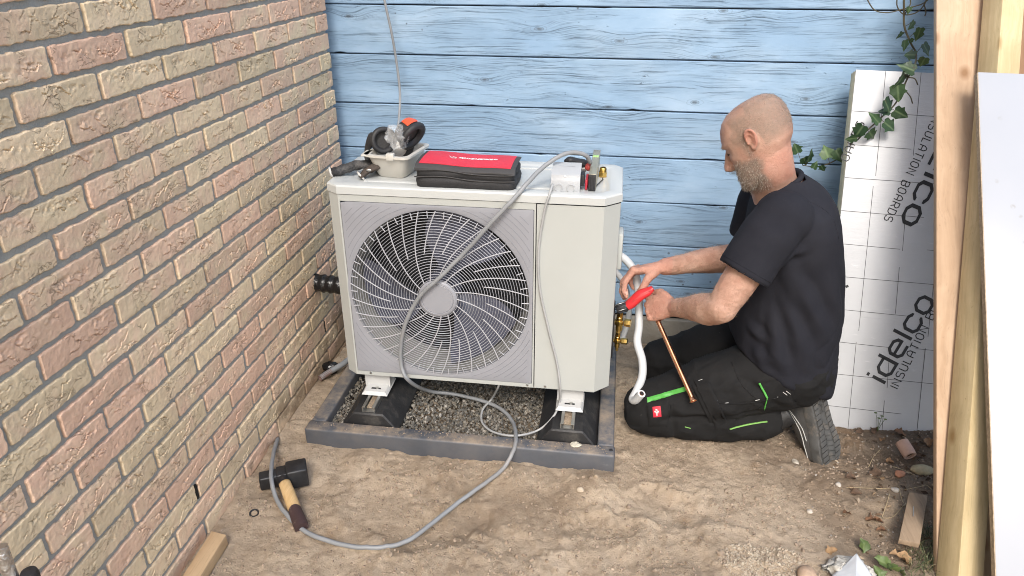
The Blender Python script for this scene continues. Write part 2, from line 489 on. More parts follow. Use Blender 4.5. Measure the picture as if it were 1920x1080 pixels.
# ------------------------------------------------------------------ blue plank wall (plane y = 2.62)
WY = 2.62
def mat_blue():
    g = G('weathered_blue_paint'); p = g.coord('Object'); r = g.rand(); s = g.sep(p)
    q = g.addv(p, g.comb(g.math('MULTIPLY', r, 61.0), g.math('MULTIPLY', r, 17.0), g.math('MULTIPLY', r, 29.0)))
    qs = g.sep(q)
    kv = g.comb(g.math('MULTIPLY', qs[0], 3.0), g.math('MULTIPLY', qs[2], 7.0), 0.0)
    d = g.voro(kv, 1.0, dims='2D')                                                           # distance to the nearest knot
    flow = g.math('MULTIPLY', g.math('POWER', 2.718, g.math('MULTIPLY', g.math('MULTIPLY', d, d), -16.0)), 0.022)
    wav = g.math('MULTIPLY', g.math('SUBTRACT', g.noise(g.map(q, (1.4, 1, 3.0)), 1.6, 3, 0.5), 0.5), 0.05)
    gz_ = g.math('ADD', g.math('ADD', qs[2], flow), wav)
    grain = g.noise(g.comb(g.math('MULTIPLY', qs[0], 3.2), qs[1], g.math('MULTIPLY', gz_, 190.0)), 1.0, 5, 0.66)
    fine = g.noise(g.comb(g.math('MULTIPLY', qs[0], 5.0), qs[1], g.math('MULTIPLY', gz_, 420.0)), 1.0, 3, 0.6)
    wear = g.noise(g.map(q, (1.3, 1, 5.5)), 1.7, 6, 0.62, 0.4)
    wmask = g.ramp(wear, [(0.40, 0.0), (0.56, 1.0)])
    lines = g.ramp(grain, [(0.345, 1.0), (0.415, 0.0)])
    flines = g.ramp(fine, [(0.34, 1.0), (0.46, 0.0)])
    pn = g.noise(g.map(q, (1.0, 1, 2.0)), 3.0, 5, 0.6)
    base = g.ramp(pn, [(0.30, (0.235, 0.365, 0.525)), (0.52, (0.295, 0.432, 0.590)), (0.72, (0.385, 0.515, 0.655))])
    c = g.mix(g.math('MULTIPLY', wmask, 0.42), base, (0.185, 0.280, 0.390))
    c = g.mix(g.math('MULTIPLY', g.math('MULTIPLY', lines, g.math('ADD', g.math('MULTIPLY', wmask, g.ramp(pn, [(0.35, 1.0), (0.62, 0.35)])), 0.04)), 0.46), c, (0.085, 0.125, 0.170))
    c = g.mix(g.math('MULTIPLY', g.math('MULTIPLY', flines, wmask), 0.48), c, (0.12, 0.17, 0.23))
    # knots: rings and a dark heart, only on some cells
    sel = g.ramp(g.sep(g.voro(kv, 1.0, out='Color', dims='2D'))[0], [(0.50, 0.0), (0.55, 1.0)])
    kd = g.math('ADD', d, g.math('MULTIPLY', g.math('SUBTRACT', g.noise(q, 60, 3, 0.6), 0.5), 0.05))
    ring = g.math('MULTIPLY', g.ramp(g.math('SINE', g.math('MULTIPLY', kd, 170.0)), [(0.45, 0.0), (0.9, 1.0)]), g.ramp(kd, [(0.03, 1.0), (0.11, 0.0)]))
    heart = g.ramp(kd, [(0.020, 1.0), (0.045, 0.0)])
    c = g.mix(g.math('MULTIPLY', g.math('MULTIPLY', ring, sel), 0.85), c, (0.14, 0.19, 0.25))
    c = g.mix(g.math('MULTIPLY', g.math('MULTIPLY', heart, sel), 0.75), c, (0.10, 0.13, 0.16))
    # flaked spots and nail specks
    fl = g.noise(g.map(q, (1.0, 1, 2.4)), 26, 5, 0.7)
    fm = g.math('MULTIPLY', g.ramp(fl, [(0.66, 0.0), (0.70, 1.0)]), g.ramp(g.noise(g.map(q, (1.5, 1, 2)), 2.6, 3), [(0.52, 0.0), (0.6, 1.0)]))
    c = g.mix(g.math('MULTIPLY', fm, 0.85), c, (0.055, 0.075, 0.10))
    sp = g.math('MULTIPLY', g.ramp(g.voro(q, 21.0), [(0.075, 1.0), (0.11, 0.0)]), g.ramp(g.sep(g.voro(q, 21.0, out='Color'))[1], [(0.80, 0.0), (0.83, 1.0)]))
    c = g.mix(g.math('MULTIPLY', sp, 0.8), c, (0.07, 0.09, 0.11))
    h = g.math('SUBTRACT', g.math('MULTIPLY', pn, 0.3), g.math('ADD', g.math('MULTIPLY', g.math('MULTIPLY', lines, g.math('ADD', wmask, 0.15)), 0.8), fm))
    h = g.math('SUBTRACT', h, g.math('MULTIPLY', g.math('MULTIPLY', flines, wmask), 0.3))
    return g.set(Base_Color=c, Roughness=g.ramp(wear, [(0.4, 0.50), (0.62, 0.75)]), Specular_IOR_Level=0.35, Normal=g.bump(h, 0.0022, 0.9))
BLUE = mat_blue()
blue_wall = empty('plank_wall', (1.4, WY, 0), 'weathered light blue wall of wide horizontal planks behind the heat pump', 'wall')
seams = [2.23, 2.06, 1.892, 1.721, 1.553, 1.385, 1.217, 1.051, 0.876, 0.709, 0.540, 0.369, 0.2026, 0.068]
def plank_mesh(x0, x1, h, seed):
    """board with slightly wandering, chipped long edges"""
    n = 150; rs = np.random.RandomState(seed)
    x = np.linspace(x0, x1, n); rings = []
    top = h / 2 - 0.0016 - 0.0009 * np.abs(fbm(x * 6, seed, 0, 4, seed)); bot = -h / 2 + 0.0016 + 0.0009 * np.abs(fbm(x * 6, seed + 50, 0, 4, seed + 1))
    for c in rs.uniform(x0, x1, 5):
        top = top - 0.0035 * np.exp(-((x - c) / rs.uniform(0.006, 0.02)) ** 2) * rs.choice((0, 1)); bot = bot + 0.004 * np.exp(-((x - rs.uniform(x0, x1)) / rs.uniform(0.006, 0.025)) ** 2)
    bow = 0.0016 * fbm(x * 0.9, seed + 9, 0, 2, seed + 2)
    for i in range(n):
        y = bow[i]
        rings.append([(x[i], y + 0.022, bot[i]), (x[i], y + 0.003, bot[i]), (x[i], y, bot[i] + 0.003), (x[i], y - 0.0006, (top[i] + bot[i]) / 2), (x[i], y, top[i] - 0.0025), (x[i], y + 0.0025, top[i]), (x[i], y + 0.022, top[i])])
    return rings
for i in range(len(seams) - 1):
    zt, zb = seams[i], seams[i + 1]
    mb = MB().loft([[(a + 0.0, b, c) for a, b, c in r] for r in plank_mesh(-1.9, 2.2, zt - zb, 40 + i)])
    o = mb.build("plank", BLUE, None, smooth=8, origin=(0, 0, 0))
    o.parent = blue_wall; o.location = (rnd.uniform(-0.2, 0.2), 0.0, (zt + zb) / 2)
MB().box((-0.6, WY + 0.012, 0.06), (3.7, WY + 0.05, 2.3)).build('backing', std('backing_black', (0.012, 0.014, 0.018), 0.9), blue_wall)
MB().box((-0.6, WY - 0.012, -0.25), (3.7, WY + 0.05, 0.0595), 0.004).build('plinth', std('cement_plinth', (0.275, 0.255, 0.215), 0.92, var=0.2, scale=7, bump=0.003, bscale=70, dirt=(0.16, 0.12, 0.085), dirt_amt=0.35), blue_wall)
# ------------------------------------------------------------------ heat pump outdoor unit
UX0, UX1, UY0, UY1, UZ0, UZ1 = 0.204, 1.031, 1.878, 2.19, 0.18, 0.776
FC = (0.5175, 0.4735); FR = 0.268
CASE = std('casing_paint', (0.425, 0.443, 0.425), 0.38, var=0.03, scale=5, bump=0.0001, bscale=300, dirt=(0.45, 0.42, 0.36), dirt_amt=0.05)
LIDM = std('lid_paint', (0.490, 0.508, 0.500), 0.35, var=0.03, scale=5, bump=0.0001, bscale=300, dirt=(0.5, 0.48, 0.43), dirt_amt=0.08)
GREYP = std('grille_panel_grey', (0.280, 0.287, 0.315), 0.42, var=0.03, bump=0.0001)
WIRE = std('grille_plastic', (0.430, 0.438, 0.468), 0.40, var=0.03, bump=0.0)
BLACK = std('black_plastic', (0.018, 0.018, 0.020), 0.5, var=0.2)
DARKIN = std('fin_black', (0.010, 0.011, 0.014), 0.7, var=0.3)
BLADE = std('fan_blade_plastic', (0.085, 0.092, 0.130), 0.22, var=0.1, bump=0.0)
STEEL = std('zinc_steel', (0.55, 0.55, 0.53), 0.38, 1.0, var=0.12, bump=0.0003, bscale=120)
WHITEP = std('white_plastic', (0.50, 0.505, 0.50), 0.38, var=0.03)
BRASS = std('brass', (0.62, 0.42, 0.13), 0.28, 1.0, var=0.12)
SHROUD = std('shroud_metal', (0.26, 0.26, 0.245), 0.45, var=0.1)

unit = empty('heat_pump_unit', (0.6175, 2.03, UZ0), 'beige white outdoor heat pump unit with a large round grey fan grille', 'heat pump')
plan = [(UX0, 1.902), (0.238, UY0), (0.986, UY0), (UX1, 1.920), (UX1, 2.165), (1.008, UY1), (0.227, UY1), (UX0, 2.165)]
def offs(poly, d):
    c = (sum(p[0] for p in poly) / len(poly), sum(p[1] for p in poly) / len(poly)); out = []
    for i in range(len(poly)):
        a, b, e = Vector(poly[i - 1]), Vector(poly[i]), Vector(poly[(i + 1) % len(poly)])
        n1 = Vector(((b - a).y, -(b - a).x)).normalized(); n2 = Vector(((e - b).y, -(e - b).x)).normalized()
        m = (n1 + n2).normalized(); out.append(tuple(b + m * (d / max(0.3, m.dot(n1)))))
    return out
def ring3(poly, z): return [(p[0], p[1], z) for p in poly]
# shell: everything except the plane of the front
mb = MB()
V = [(x, y, z) for z in (UZ0, UZ1) for x, y in plan]; F = []
for i in range(8):
    j = (i + 1) % 8
    if i in (1,): continue
    if i in (2, 3): continue
    F.append((i, j, j + 8, i + 8))
F.append(tuple(range(7, -1, -1)))
mb.add(V, F)
# front borders round the fan panel
PX0, PX1, PZ0, PZ1 = 0.243, 0.797, 0.193, 0.757
y = UY0
for (a, b, c, d) in ((0.238, PX0, UZ0, UZ1), (PX1, 0.8015, UZ0, UZ1), (PX0, PX1, UZ0, PZ0), (PX0, PX1, PZ1, UZ1)):
    mb.add([(a, y, c), (b, y, c), (b, y, d), (a, y, d)], [(0, 1, 2, 3)])
# inner return of the panel recess
for (a, b) in (((PX0, PZ0), (PX1, PZ0)), ((PX1, PZ0), (PX1, PZ1)), ((PX1, PZ1), (PX0, PZ1)), ((PX0, PZ1), (PX0, PZ0))):
    mb.add([(a[0], y, a[1]), (b[0], y, b[1]), (b[0], y + 0.01, b[1]), (a[0], y + 0.01, a[1])], [(0, 1, 2, 3)])
casing = mb.build('casing', CASE, unit, smooth=30)
# service panel on the right (front, chamfer, side)
sp = [(0.8045, UY0 + 0.004), (0.8045, UY0), (0.984, UY0), (0.987, UY0 + 0.0006), (UX1 - 0.001, 1.9185), (UX1, 1.922), (UX1, 2.168), (UX1 - 0.004, 2.168)]
mb = MB().loft([ring3(sp, UZ0 + 0.001), ring3(sp, UZ1 - 0.002)], cap=False, closed=False)
mb.add([(0.8045, UY0, UZ0 + .001), (0.986, UY0, UZ0 + .001), (UX1, 1.920, UZ0 + .001), (UX1, 2.165, UZ0 + .001), (0.81, 2.165, UZ0 + .001)], [(0, 1, 2, 3, 4)])
svc = mb.build('service_panel', CASE, unit, smooth=25)
MB().box((0.8012, UY0 + 0.003, UZ0 + .002), (0.8048, UY0 + 0.006, UZ1)).build('seam', BLACK, unit, smooth=0)
# lid
o1 = offs(plan, 0.003)
o2 = offs(plan, -0.004); o3 = offs(plan, -0.030); o4 = offs(plan, -0.040)
mb = MB().loft([ring3(offs(plan, -0.004), 0.7775), ring3(o1, 0.7780), ring3(o1, 0.7985), ring3(offs(plan, 0.0005), 0.8025), ring3(o2, 0.8040), ring3(o3, 0.8040), ring3(offs(plan, -0.034), 0.8030), ring3(o4, 0.8005), ring3(offs(plan, -0.046), 0.7998)], cap=True)
lid = mb.build('lid', LIDM, unit, smooth=28)
# raised stiffening pads on the lid
for x0, x1, y0, y1 in ((0.30, 0.46, 1.93, 1.955), (0.50, 0.66, 1.93, 1.955), (0.70, 0.90, 1.93, 1.955), (0.5, 0.9, 2.12, 2.14)):
    MB().box((x0, y0, 0.798), (x1, y1, 0.8022), 0.002).build('rib', LIDM, lid)
# fan panel with round opening
seg = 120; V = []; F = []
def rect_hit(a):
    c, s = math.cos(a), math.sin(a)
    tx = ((PX1 - 0.0015 - FC[0]) / c) if c > 1e-9 else ((PX0 + 0.0015 - FC[0]) / c if c < -1e-9 else 9)
    tz = ((PZ1 - 0.0015 - FC[1]) / s) if s > 1e-9 else ((PZ0 + 0.0015 - FC[1]) / s if s < -1e-9 else 9)
    return min(tx, tz)
angs = [2 * math.pi * i / seg for i in range(seg)] + [math.atan2(sz * (PZ1 - PZ0) / 2, sx * (PX1 - PX0) / 2) % (2 * math.pi) for sx in (1, -1) for sz in (1, -1)]
angs = sorted(set(round(a, 5) for a in angs)); seg = len(angs)
rings = []
for rr, yy in ((None, 0.004), (None, -0.0005), ('in', -0.0012), (1.03, -0.0012), (1.0, 0.001), (0.995, 0.012)):
    ring = []
    for a in angs:
        h = rect_hit(a)
        t = h if rr is None else (max(h - 0.004, FR * 1.032) if rr == 'in' else FR * rr)
        ring.append((FC[0] + t * math.cos(a), UY0 + yy, FC[1] + t * math.sin(a)))
    rings.append(ring)
panel = MB().loft(rings, cap=False).build('fan_panel', GREYP, unit, smooth=25)
# concentric grooves in the panel corners (thin raised/pressed arcs)
arc_dark = std('groove_grey', (0.225, 0.23, 0.255), 0.5, var=0.05)
for q, (sx, sz) in enumerate(((1, 1), (-1, 1), (-1, -1), (1, -1))):
    for k in range(7):
        rr = FR + 0.016 + 0.0145 * k; pts = []
        a0 = math.atan2(sz, sx)
        for i in range(25):
            a = a0 + (i / 24 - 0.5) * 1.2
            x, z = FC[0] + rr * math.cos(a), FC[1] + rr * math.sin(a)
            if PX0 + 0.008 < x < PX1 - 0.008 and PZ0 + 0.008 < z < PZ1 - 0.008: pts.append((x, UY0 - 0.0012, z))
        if len(pts) > 2:
            MB().tube(pts, 0.0008, 5).build('groove', arc_dark, panel)
# shroud, back, fan
MB().loft([[(FC[0] + r * math.cos(a), y, FC[1] + r * math.sin(a)) for a in angs] for r, y in ((FR * 1.0, UY0 + 0.010), (FR * 0.975, UY0 + 0.03), (FR * 0.945, UY0 + 0.06), (FR * 0.94, UY0 + 0.12))], cap=False).build('shroud', SHROUD, unit, smooth=60)
MB().box((0.24, UY0 + 0.16, 0.20), (0.80, UY0 + 0.17, 0.765)).build('condenser', DARKIN, unit)
fan = MB().lathe([(0.001, 0), (0.045, 0.002), (0.055, 0.012), (0.055, 0.06)], (FC[0], UY0 + 0.045, FC[1]), (0, 1, 0)).build('fan', BLADE, unit)
for b in range(3):
    base = math.radians(-38 + 120 * b); V = []; F = []; nr, na = 10, 12
    for i in range(nr):
        r = 0.05 + (0.195 * i / (nr - 1)); sw = 0.5 * (i / (nr - 1)) ** 1.4; w = math.radians(34 + 34 * math.sin(math.pi * min(1, i / (nr - 1) * 0.75)))
        for j in range(na):
            t = j / (na - 1); a = base - sw * 0.6 + (t - 0.5) * w
            V.append((FC[0] + r * math.cos(a), UY0 + 0.048 + 0.050 * (t - 0.5) + 0.012 * math.sin(t * math.pi), FC[1] + r * math.sin(a)))
    for i in range(nr - 1):
        for j in range(na - 1):
            a = i * na + j; F.append((a, a + 1, a + na + 1, a + na))
    MB().add(V, F).build('blade', BLADE, fan, smooth=180)
# grille: rings and curved ribs
grille = empty('fan_grille', (FC[0], UY0, FC[1]), parent=None)
grille.parent = unit; grille.location = Vector((FC[0], UY0, FC[1])) - unit.location
def dome(r): return UY0 - 0.004 - 0.012 * (1 - (r / FR) ** 2)
NR = 26
for i in range(NR):
    r = 0.0615 + (0.2630 - 0.0615) * i / (NR - 1)
    y = dome(r); V = []; F = []; n = 84
    for j in range(n):
        a = 2 * math.pi * j / n; c, s = math.cos(a), math.sin(a)
        for dr, dy in ((-0.0008, 0.0005), (0, -0.0009), (0.0008, 0.0005), (0, 0.0030)):
            V.append((FC[0] + (r + dr) * c, y + dy, FC[1] + (r + dr) * s))
    for j in range(n):
        for k in range(4):
            a, b = j * 4 + k, j * 4 + (k + 1) % 4; c, d = ((j + 1) % n) * 4 + (k + 1) % 4, ((j + 1) % n) * 4 + k
            F.append((a, b, c, d))
    MB().add(V, F).build('ring', WIRE, grille, smooth=30)
for i in range(34):
    a0 = 2 * math.pi * i / 34 + 0.05; r0 = 0.058 if i % 2 == 0 else 0.145; pts = []
    for k in range(15):
        r = r0 + (0.2675 - r0) * k / 14; t = (r - 0.058) / 0.21
        a = a0 - math.radians(30) * t ** 0.8 * (1.15 - 0.15 * t)
        pts.append((FC[0] + r * math.cos(a), dome(r) - 0.0012, FC[1] + r * math.sin(a)))
    MB().tube(pts, 0.00105, 5, flat=1.6).build('rib', WIRE, grille)
    a = a0 - math.radians(30) + math.pi / 34
    MB().tube([(FC[0] + r * math.cos(a), dome(r) - 0.0008, FC[1] + r * math.sin(a)) for r in (0.247, 0.258, 0.2675)], 0.0014, 5).build('rib', WIRE, grille)
hub = MB().lathe([(0.0, -0.0005), (0.046, -0.0005), (0.0475, 0.001), (0.049, -0.001), (0.054, 0.0), (0.0585, 0.004), (0.0595, 0.012), (0.05, 0.014)], (FC[0], UY0 - 0.020, FC[1]), (0, 1, 0), 48, cap=False).build('hub_cap', GREYP, grille, smooth=30)
# screws along the lower edge
for x in (0.285, 0.783, 0.838):
    MB().lathe([(0.0, -0.0025), (0.003, -0.0024), (0.0042, 0.0)], (x, UY0, UZ0 + 0.008), (0, 1, 0), 12).build('screw', STEEL, unit)
# feet
for x0 in (0.295, 0.915):
    mb = MB()
    c = Vector((x0, 1.873, 0.128))
    mb.add([(x0 - .042, 1.862, 0.1142), (x0 + .042, 1.862, 0.1142), (x0 + .044, 1.96, 0.120), (x0 - .044, 1.96, 0.120),
            (x0 - .034, 1.870, 0.124), (x0 + .034, 1.870, 0.124), (x0 + .034, 1.95, 0.134), (x0 - .034, 1.95, 0.134)],
           [(0, 1, 5, 4), (1, 2, 6, 5), (2, 3, 7, 6), (3, 0, 4, 7), (4, 5, 6, 7), (3, 2, 1, 0)])
    mb.box((x0 - 0.041, 1.905, 0.122), (x0 + 0.041, 1.920, 0.181))
    ft = mb.build('foot', WHITEP, unit, smooth=25)
    MB().box((x0 - 0.016, 1.882, 0.1235), (x0 + 0.016, 1.890, 0.1268), 0.0015).build('slot', BLACK, ft)
    MB().lathe([(0.0, 0.0), (0.005, 0.0), (0.005, 0.004), (0, 0.0045)], (x0 + 0.004, 1.886, 0.1262), (0, 0, 1), 10).build('bolt', STEEL, ft)
# carrying handle and terminal cover on the right side
MB().box((UX1 - 0.002, 1.965, 0.552), (UX1 + 0.014, 2.03, 0.665), 0.006, 2).build('handle', CASE, unit)
# brass service valves
def valve(c, s=1.0):
    v = empty('service_valve', c); v.parent = unit; v.location = Vector(c) - unit.location
    x, y, z = c
    mb = MB().lathe([(0.008 * s, -0.03 * s), (0.010 * s, -0.028 * s), (0.010 * s, 0.018 * s), (0.007 * s, 0.022 * s)], c, (0, 0, 1), 12)
    mb.lathe([(0.007 * s, -0.045), (0.007 * s, 0.0), (0.009 * s, 0.004), (0.0, 0.012)], c, (1, 0, 0), 12)
    mb.lathe([(0.0135 * s, -0.008 * s), (0.0150 * s, -0.006 * s), (0.0150 * s, 0.006 * s), (0.0135 * s, 0.008 * s)], c, (0, 0, 1), 6)
    mb.build('body', BRASS, v, smooth=35)
    MB().lathe([(0.0115 * s, -0.006), (0.0125 * s, -0.004), (0.0125 * s, 0.012), (0.0105 * s, 0.014)], (x + 0.022 * s, y - 0.004, z + 0.002), (1, -0.25, 0.05), 6).build('cap_nut', BRASS, v, smooth=30)
    MB().lathe([(0.0095 * s, 0.0), (0.0105 * s, 0.002), (0.0105 * s, 0.016), (0.0085 * s, 0.018)], (x, y, z + 0.020 * s), (0, 0, 1), 6).build('cap_nut', BRASS, v, smooth=30)
    MB().lathe([(0.006 * s, 0.0), (0.006 * s, 0.014 * s), (0.004 * s, 0.016 * s)], (x, y, z - 0.044 * s), (0, 0, 1), 10).build('service_port', BRASS, v, smooth=35)
valve((1.052, 2.03, 0.346)); valve((1.050, 2.03, 0.280), 0.8)
MB().box((UX1 - 0.001, 1.985, 0.24), (UX1 + 0.006, 2.075, 0.40), 0.003).build('valve_plate', BLACK, unit)

# ------------------------------------------------------------------ plastic beam frame
def mat_beam():
    g = G('recycled_plastic_grey'); p = g.coord('Object')
    n1 = g.noise(p, 6, 6, 0.65); n2 = g.noise(p, 90, 4, 0.7)
    c = g.ramp(n1, [(0.3, (0.060, 0.066, 0.078)), (0.7, (0.098, 0.105, 0.120))])
    up = g.sep(g.n('ShaderNodeNewGeometry').outputs['Normal'])[2]
    dust = g.math('MULTIPLY', g.ramp(up, [(0.5, 0.12), (0.9, 1.0)]), g.ramp(g.noise(p, 11, 8, 0.72), [(0.42, 0.0), (0.66, 0.85)]))
    c = g.mix(dust, c, (0.33, 0.265, 0.195))
    c = g.mix(g.ramp(g.noise(g.map(p, (1, 1, 6)), 16, 6, 0.75), [(0.64, 0.0), (0.74, 0.5)]), c, (0.30, 0.30, 0.30))
    return g.set(Base_Color=c, Roughness=0.55, Normal=g.bump(n2, 0.0008))
BEAM = mat_beam()
FX0, FX1, FY0, FY1, FZ = 0.106, 1.060, 1.733, 2.43, 0.060
frame = empty('base_frame', ((FX0 + FX1) / 2, 2.08, -0.03), 'dark grey plastic beam frame lying round the gravel under the heat pump', 'frame')
def rounded_beam(a, b):
    return MB().box(a, b, 0.007, 3).build('beam', BEAM, frame, smooth=35)
rounded_beam((FX0, FY0, -0.04), (FX1, FY0 + 0.050, FZ))
rounded_beam((FX0 + 0.002, FY1 - 0.05, -0.04), (FX1 - 0.002, FY1, FZ - 0.001))
rounded_beam((FX0 + 0.003, FY0 + 0.0505, -0.04), (FX0 + 0.053, FY1 - 0.0505, FZ - 0.0015))
rounded_beam((FX1 - 0.053, FY0 + 0.0505, -0.04), (FX1 - 0.003, FY1 - 0.0505, FZ - 0.0015))
MB().lathe([(0.0, 0.001), (0.005, 0.001), (0.006, 0.0)], (FX1 - 0.012, FY0 + 0.028, FZ), (0, 0, 1), 10).build('screw', BLACK, frame)

# ------------------------------------------------------------------ rubber support blocks with rails
RUBBER = std('rubber', (0.020, 0.020, 0.021), 0.55, var=0.3, scale=9, bump=0.001, bscale=140, dirt=(0.16, 0.145, 0.125), dirt_amt=0.22, dscale=9)
for cx, lab in ((0.296, 'black rubber support block with metal rail under the left of the unit'), (0.914, 'black rubber support block with metal rail under the right of the unit')):
    blk = empty('support_block', (cx, 2.05, 0.02), lab, 'support block', 'rubber blocks carrying the heat pump')
    prof = [(-0.094, 0.015), (-0.092, 0.040), (-0.050, 0.094), (-0.046, 0.0965), (0.046, 0.0965), (0.050, 0.094), (0.092, 0.040), (0.094, 0.015)]
    rings = [[(cx + x * k, y, 0.015 + (z - 0.015) * (1 if k == 1 else 0.94)) for x, z in prof] for y, k in ((1.787, 0.97), (1.791, 1), (2.335, 1), (2.34, 0.96))]
    MB().loft(rings).build('block', RUBBER, blk, smooth=25)
    ch = MB()
    ch.box((cx - 0.021, 1.796, 0.0968), (cx + 0.021, 2.32, 0.0988))
    for s in (-1, 1):
        ch.box((cx + s * 0.0195 - 0.0012, 1.796, 0.0990), (cx + s * 0.0195 + 0.0012, 2.32, 0.1120))
        ch.box((cx + s * 0.0155 - 0.0042, 1.796, 0.1122), (cx + s * 0.0155 + 0.0042, 2.32, 0.1135))
    ch.build('rail', STEEL, blk, smooth=0)
    MB().box((cx - 0.012, 1.815, 0.0990), (cx + 0.012, 1.88, 0.1015), 0.001).build('rail_sand', SAND, blk)

# ------------------------------------------------------------------ gravel in the frame
def stones(n, region, zf, size, seed, flat=(0.5, 0.9)):
    rs = np.random.RandomState(seed)
    base = bmesh.new(); bmesh.ops.create_icosphere(base, subdivisions=1, radius=1.0)
    bv = np.array([v.co[:] for v in base.verts]); bf = np.array([[v.index for v in f.verts] for f in base.faces]); base.free()
    V = []; F = []; k = 0
    for i in range(n):
        x, y = region(rs)
        s = rs.uniform(*size)
        a = rs.randn(3, 3); q, _ = np.linalg.qr(a)
        w = bv * (1 + 0.28 * rs.randn(len(bv), 1)) * np.array([1, rs.uniform(0.6, 1.0), rs.uniform(*flat)]) * s
        w = w @ q.T
        z = zf(x, y, rs, s)
        V.append(w + np.array([x, y, z])); F.append(bf + k); k += len(bv)
    m = MB(); m.v = np.concatenate(V).tolist(); m.f = np.concatenate(F).tolist(); m.m = [0] * len(m.f)
    return m
def mat_stones(name, cols, seed=0.0):
    g = G(name); p = g.pos()
    isl = g.n('ShaderNodeNewGeometry').outputs['Random Per Island']
    c = g.ramp(isl, [(i / (len(cols) - 1), c) for i, c in enumerate(cols)])
    c = g.mix(g.ramp(g.noise(p, 120, 5, 0.7), [(0.3, 0.5), (0.7, 0.0)]), c, (0.09, 0.085, 0.078))
    return g.set(Base_Color=c, Roughness=0.8, Normal=g.bump(g.noise(p, 400, 3), 0.001))
GRAVEL = mat_stones('gravel', [(0.07, 0.07, 0.065), (0.12, 0.115, 0.10), (0.16, 0.145, 0.12), (0.09, 0.09, 0.085), (0.22, 0.195, 0.15), (0.34, 0.32, 0.28), (0.12, 0.11, 0.095), (0.17, 0.13, 0.085), (0.46, 0.44, 0.40)])
def reg(rs):
    return rs.uniform(FX0 + 0.055, FX1 - 0.055), 1.785 + (FY1 - 0.055 - 1.785) * rs.uniform(0, 1) ** 1.35
gm = stones(10500, reg, lambda x, y, rs, s: 0.018 + rs.uniform(0, 0.016) + 0.006 * math.sin(x * 17) * math.sin(y * 23), (0.0030, 0.0068), 3)
tag(gm.build('gravel', GRAVEL, None, smooth=0, fix=False), 'grey gravel filling the dark frame under the heat pump', 'gravel', kind='stuff')
# ------------------------------------------------------------------ leaning timber, panels and insulation board
def mat_wood(name, light, dark, knot, sc=1.0, axis=2, rough=0.7, bumpd=0.0008):
    g = G(name); p = g.coord('Object'); s = g.sep(p)
    long, a, b = s[axis], s[(axis + 1) % 3], s[(axis + 2) % 3]
    wob = g.math('MULTIPLY', g.math('SUBTRACT', g.noise(g.comb(g.math('MULTIPLY', long, 1.3), a, b), 2.2, 3), 0.5), 0.10)
    v = g.comb(g.math('MULTIPLY', g.math('ADD', a, wob), 60.0 * sc), g.math('MULTIPLY', g.math('ADD', b, wob), 60.0 * sc), g.math('MULTIPLY', long, 1.6))
    gr = g.noise(v, 1.0, 4, 0.6); fi = g.noise(g.map(v, (5, 5, 3)), 1.0, 3, 0.6); bl = g.noise(p, 5.5, 5, 0.62)
    c = g.ramp(gr, [(0.30, dark), (0.62, light)])
    c = g.mix(g.ramp(bl, [(0.35, 0.45), (0.65, 0.0)]), c, tuple(x * 0.72 for x in dark))
    kv = g.comb(g.math('MULTIPLY', g.math('ADD', a, g.math('MULTIPLY', b, 1.3)), 8.0), g.math('MULTIPLY', long, 5.5), 0.0)
    kd = g.voro(kv, 1.0, dims='2D')
    kd = g.math('ADD', kd, g.math('MULTIPLY', g.math('SUBTRACT', g.noise(p, 40, 3), 0.5), 0.05))
    sel = g.ramp(g.sep(g.voro(kv, 1.0, out='Color', dims='2D'))[0], [(0.50, 0.0), (0.55, 1.0)])
    c = g.mix(g.math('MULTIPLY', g.math('MULTIPLY', g.ramp(kd, [(0.04, 1.0), (0.15, 0.0)]), sel), 0.9), c, knot)
    c = g.mix(g.math('MULTIPLY', g.ramp(fi, [(0.30, 1.0), (0.42, 0.0)]), 0.35), c, tuple(x * 0.6 for x in dark))
    c = g.mix(g.ramp(g.noise(g.map(p, (1, 1, 1), (5, 2, 1)), 34, 6, 0.75), [(0.64, 0.0), (0.70, 0.5)]), c, tuple(x * 0.4 for x in knot))
    return g.set(Base_Color=c, Roughness=rough, Specular_IOR_Level=0.25, Normal=g.bump(g.math('ADD', gr, g.math('MULTIPLY', fi, 0.5)), bumpd))
OLDWOOD = mat_wood('scaffold_plank', (0.545, 0.395, 0.270), (0.430, 0.295, 0.190), (0.235, 0.130, 0.065), 0.8)
PINE = mat_wood('treated_pine', (0.600, 0.485, 0.290), (0.480, 0.372, 0.200), (0.26, 0.16, 0.06), 1.0)
BROWNW = mat_wood('brown_board', (0.36, 0.215, 0.125), (0.24, 0.135, 0.075), (0.12, 0.06, 0.03), 1.0)
FRESH = mat_wood('fresh_spruce', (0.62, 0.44, 0.26), (0.50, 0.33, 0.18), (0.30, 0.17, 0.08), 1.0, axis=1)
GREYW = mat_wood('dirty_offcut', (0.36, 0.27, 0.185), (0.23, 0.165, 0.11), (0.12, 0.08, 0.05), 1.0, axis=1)

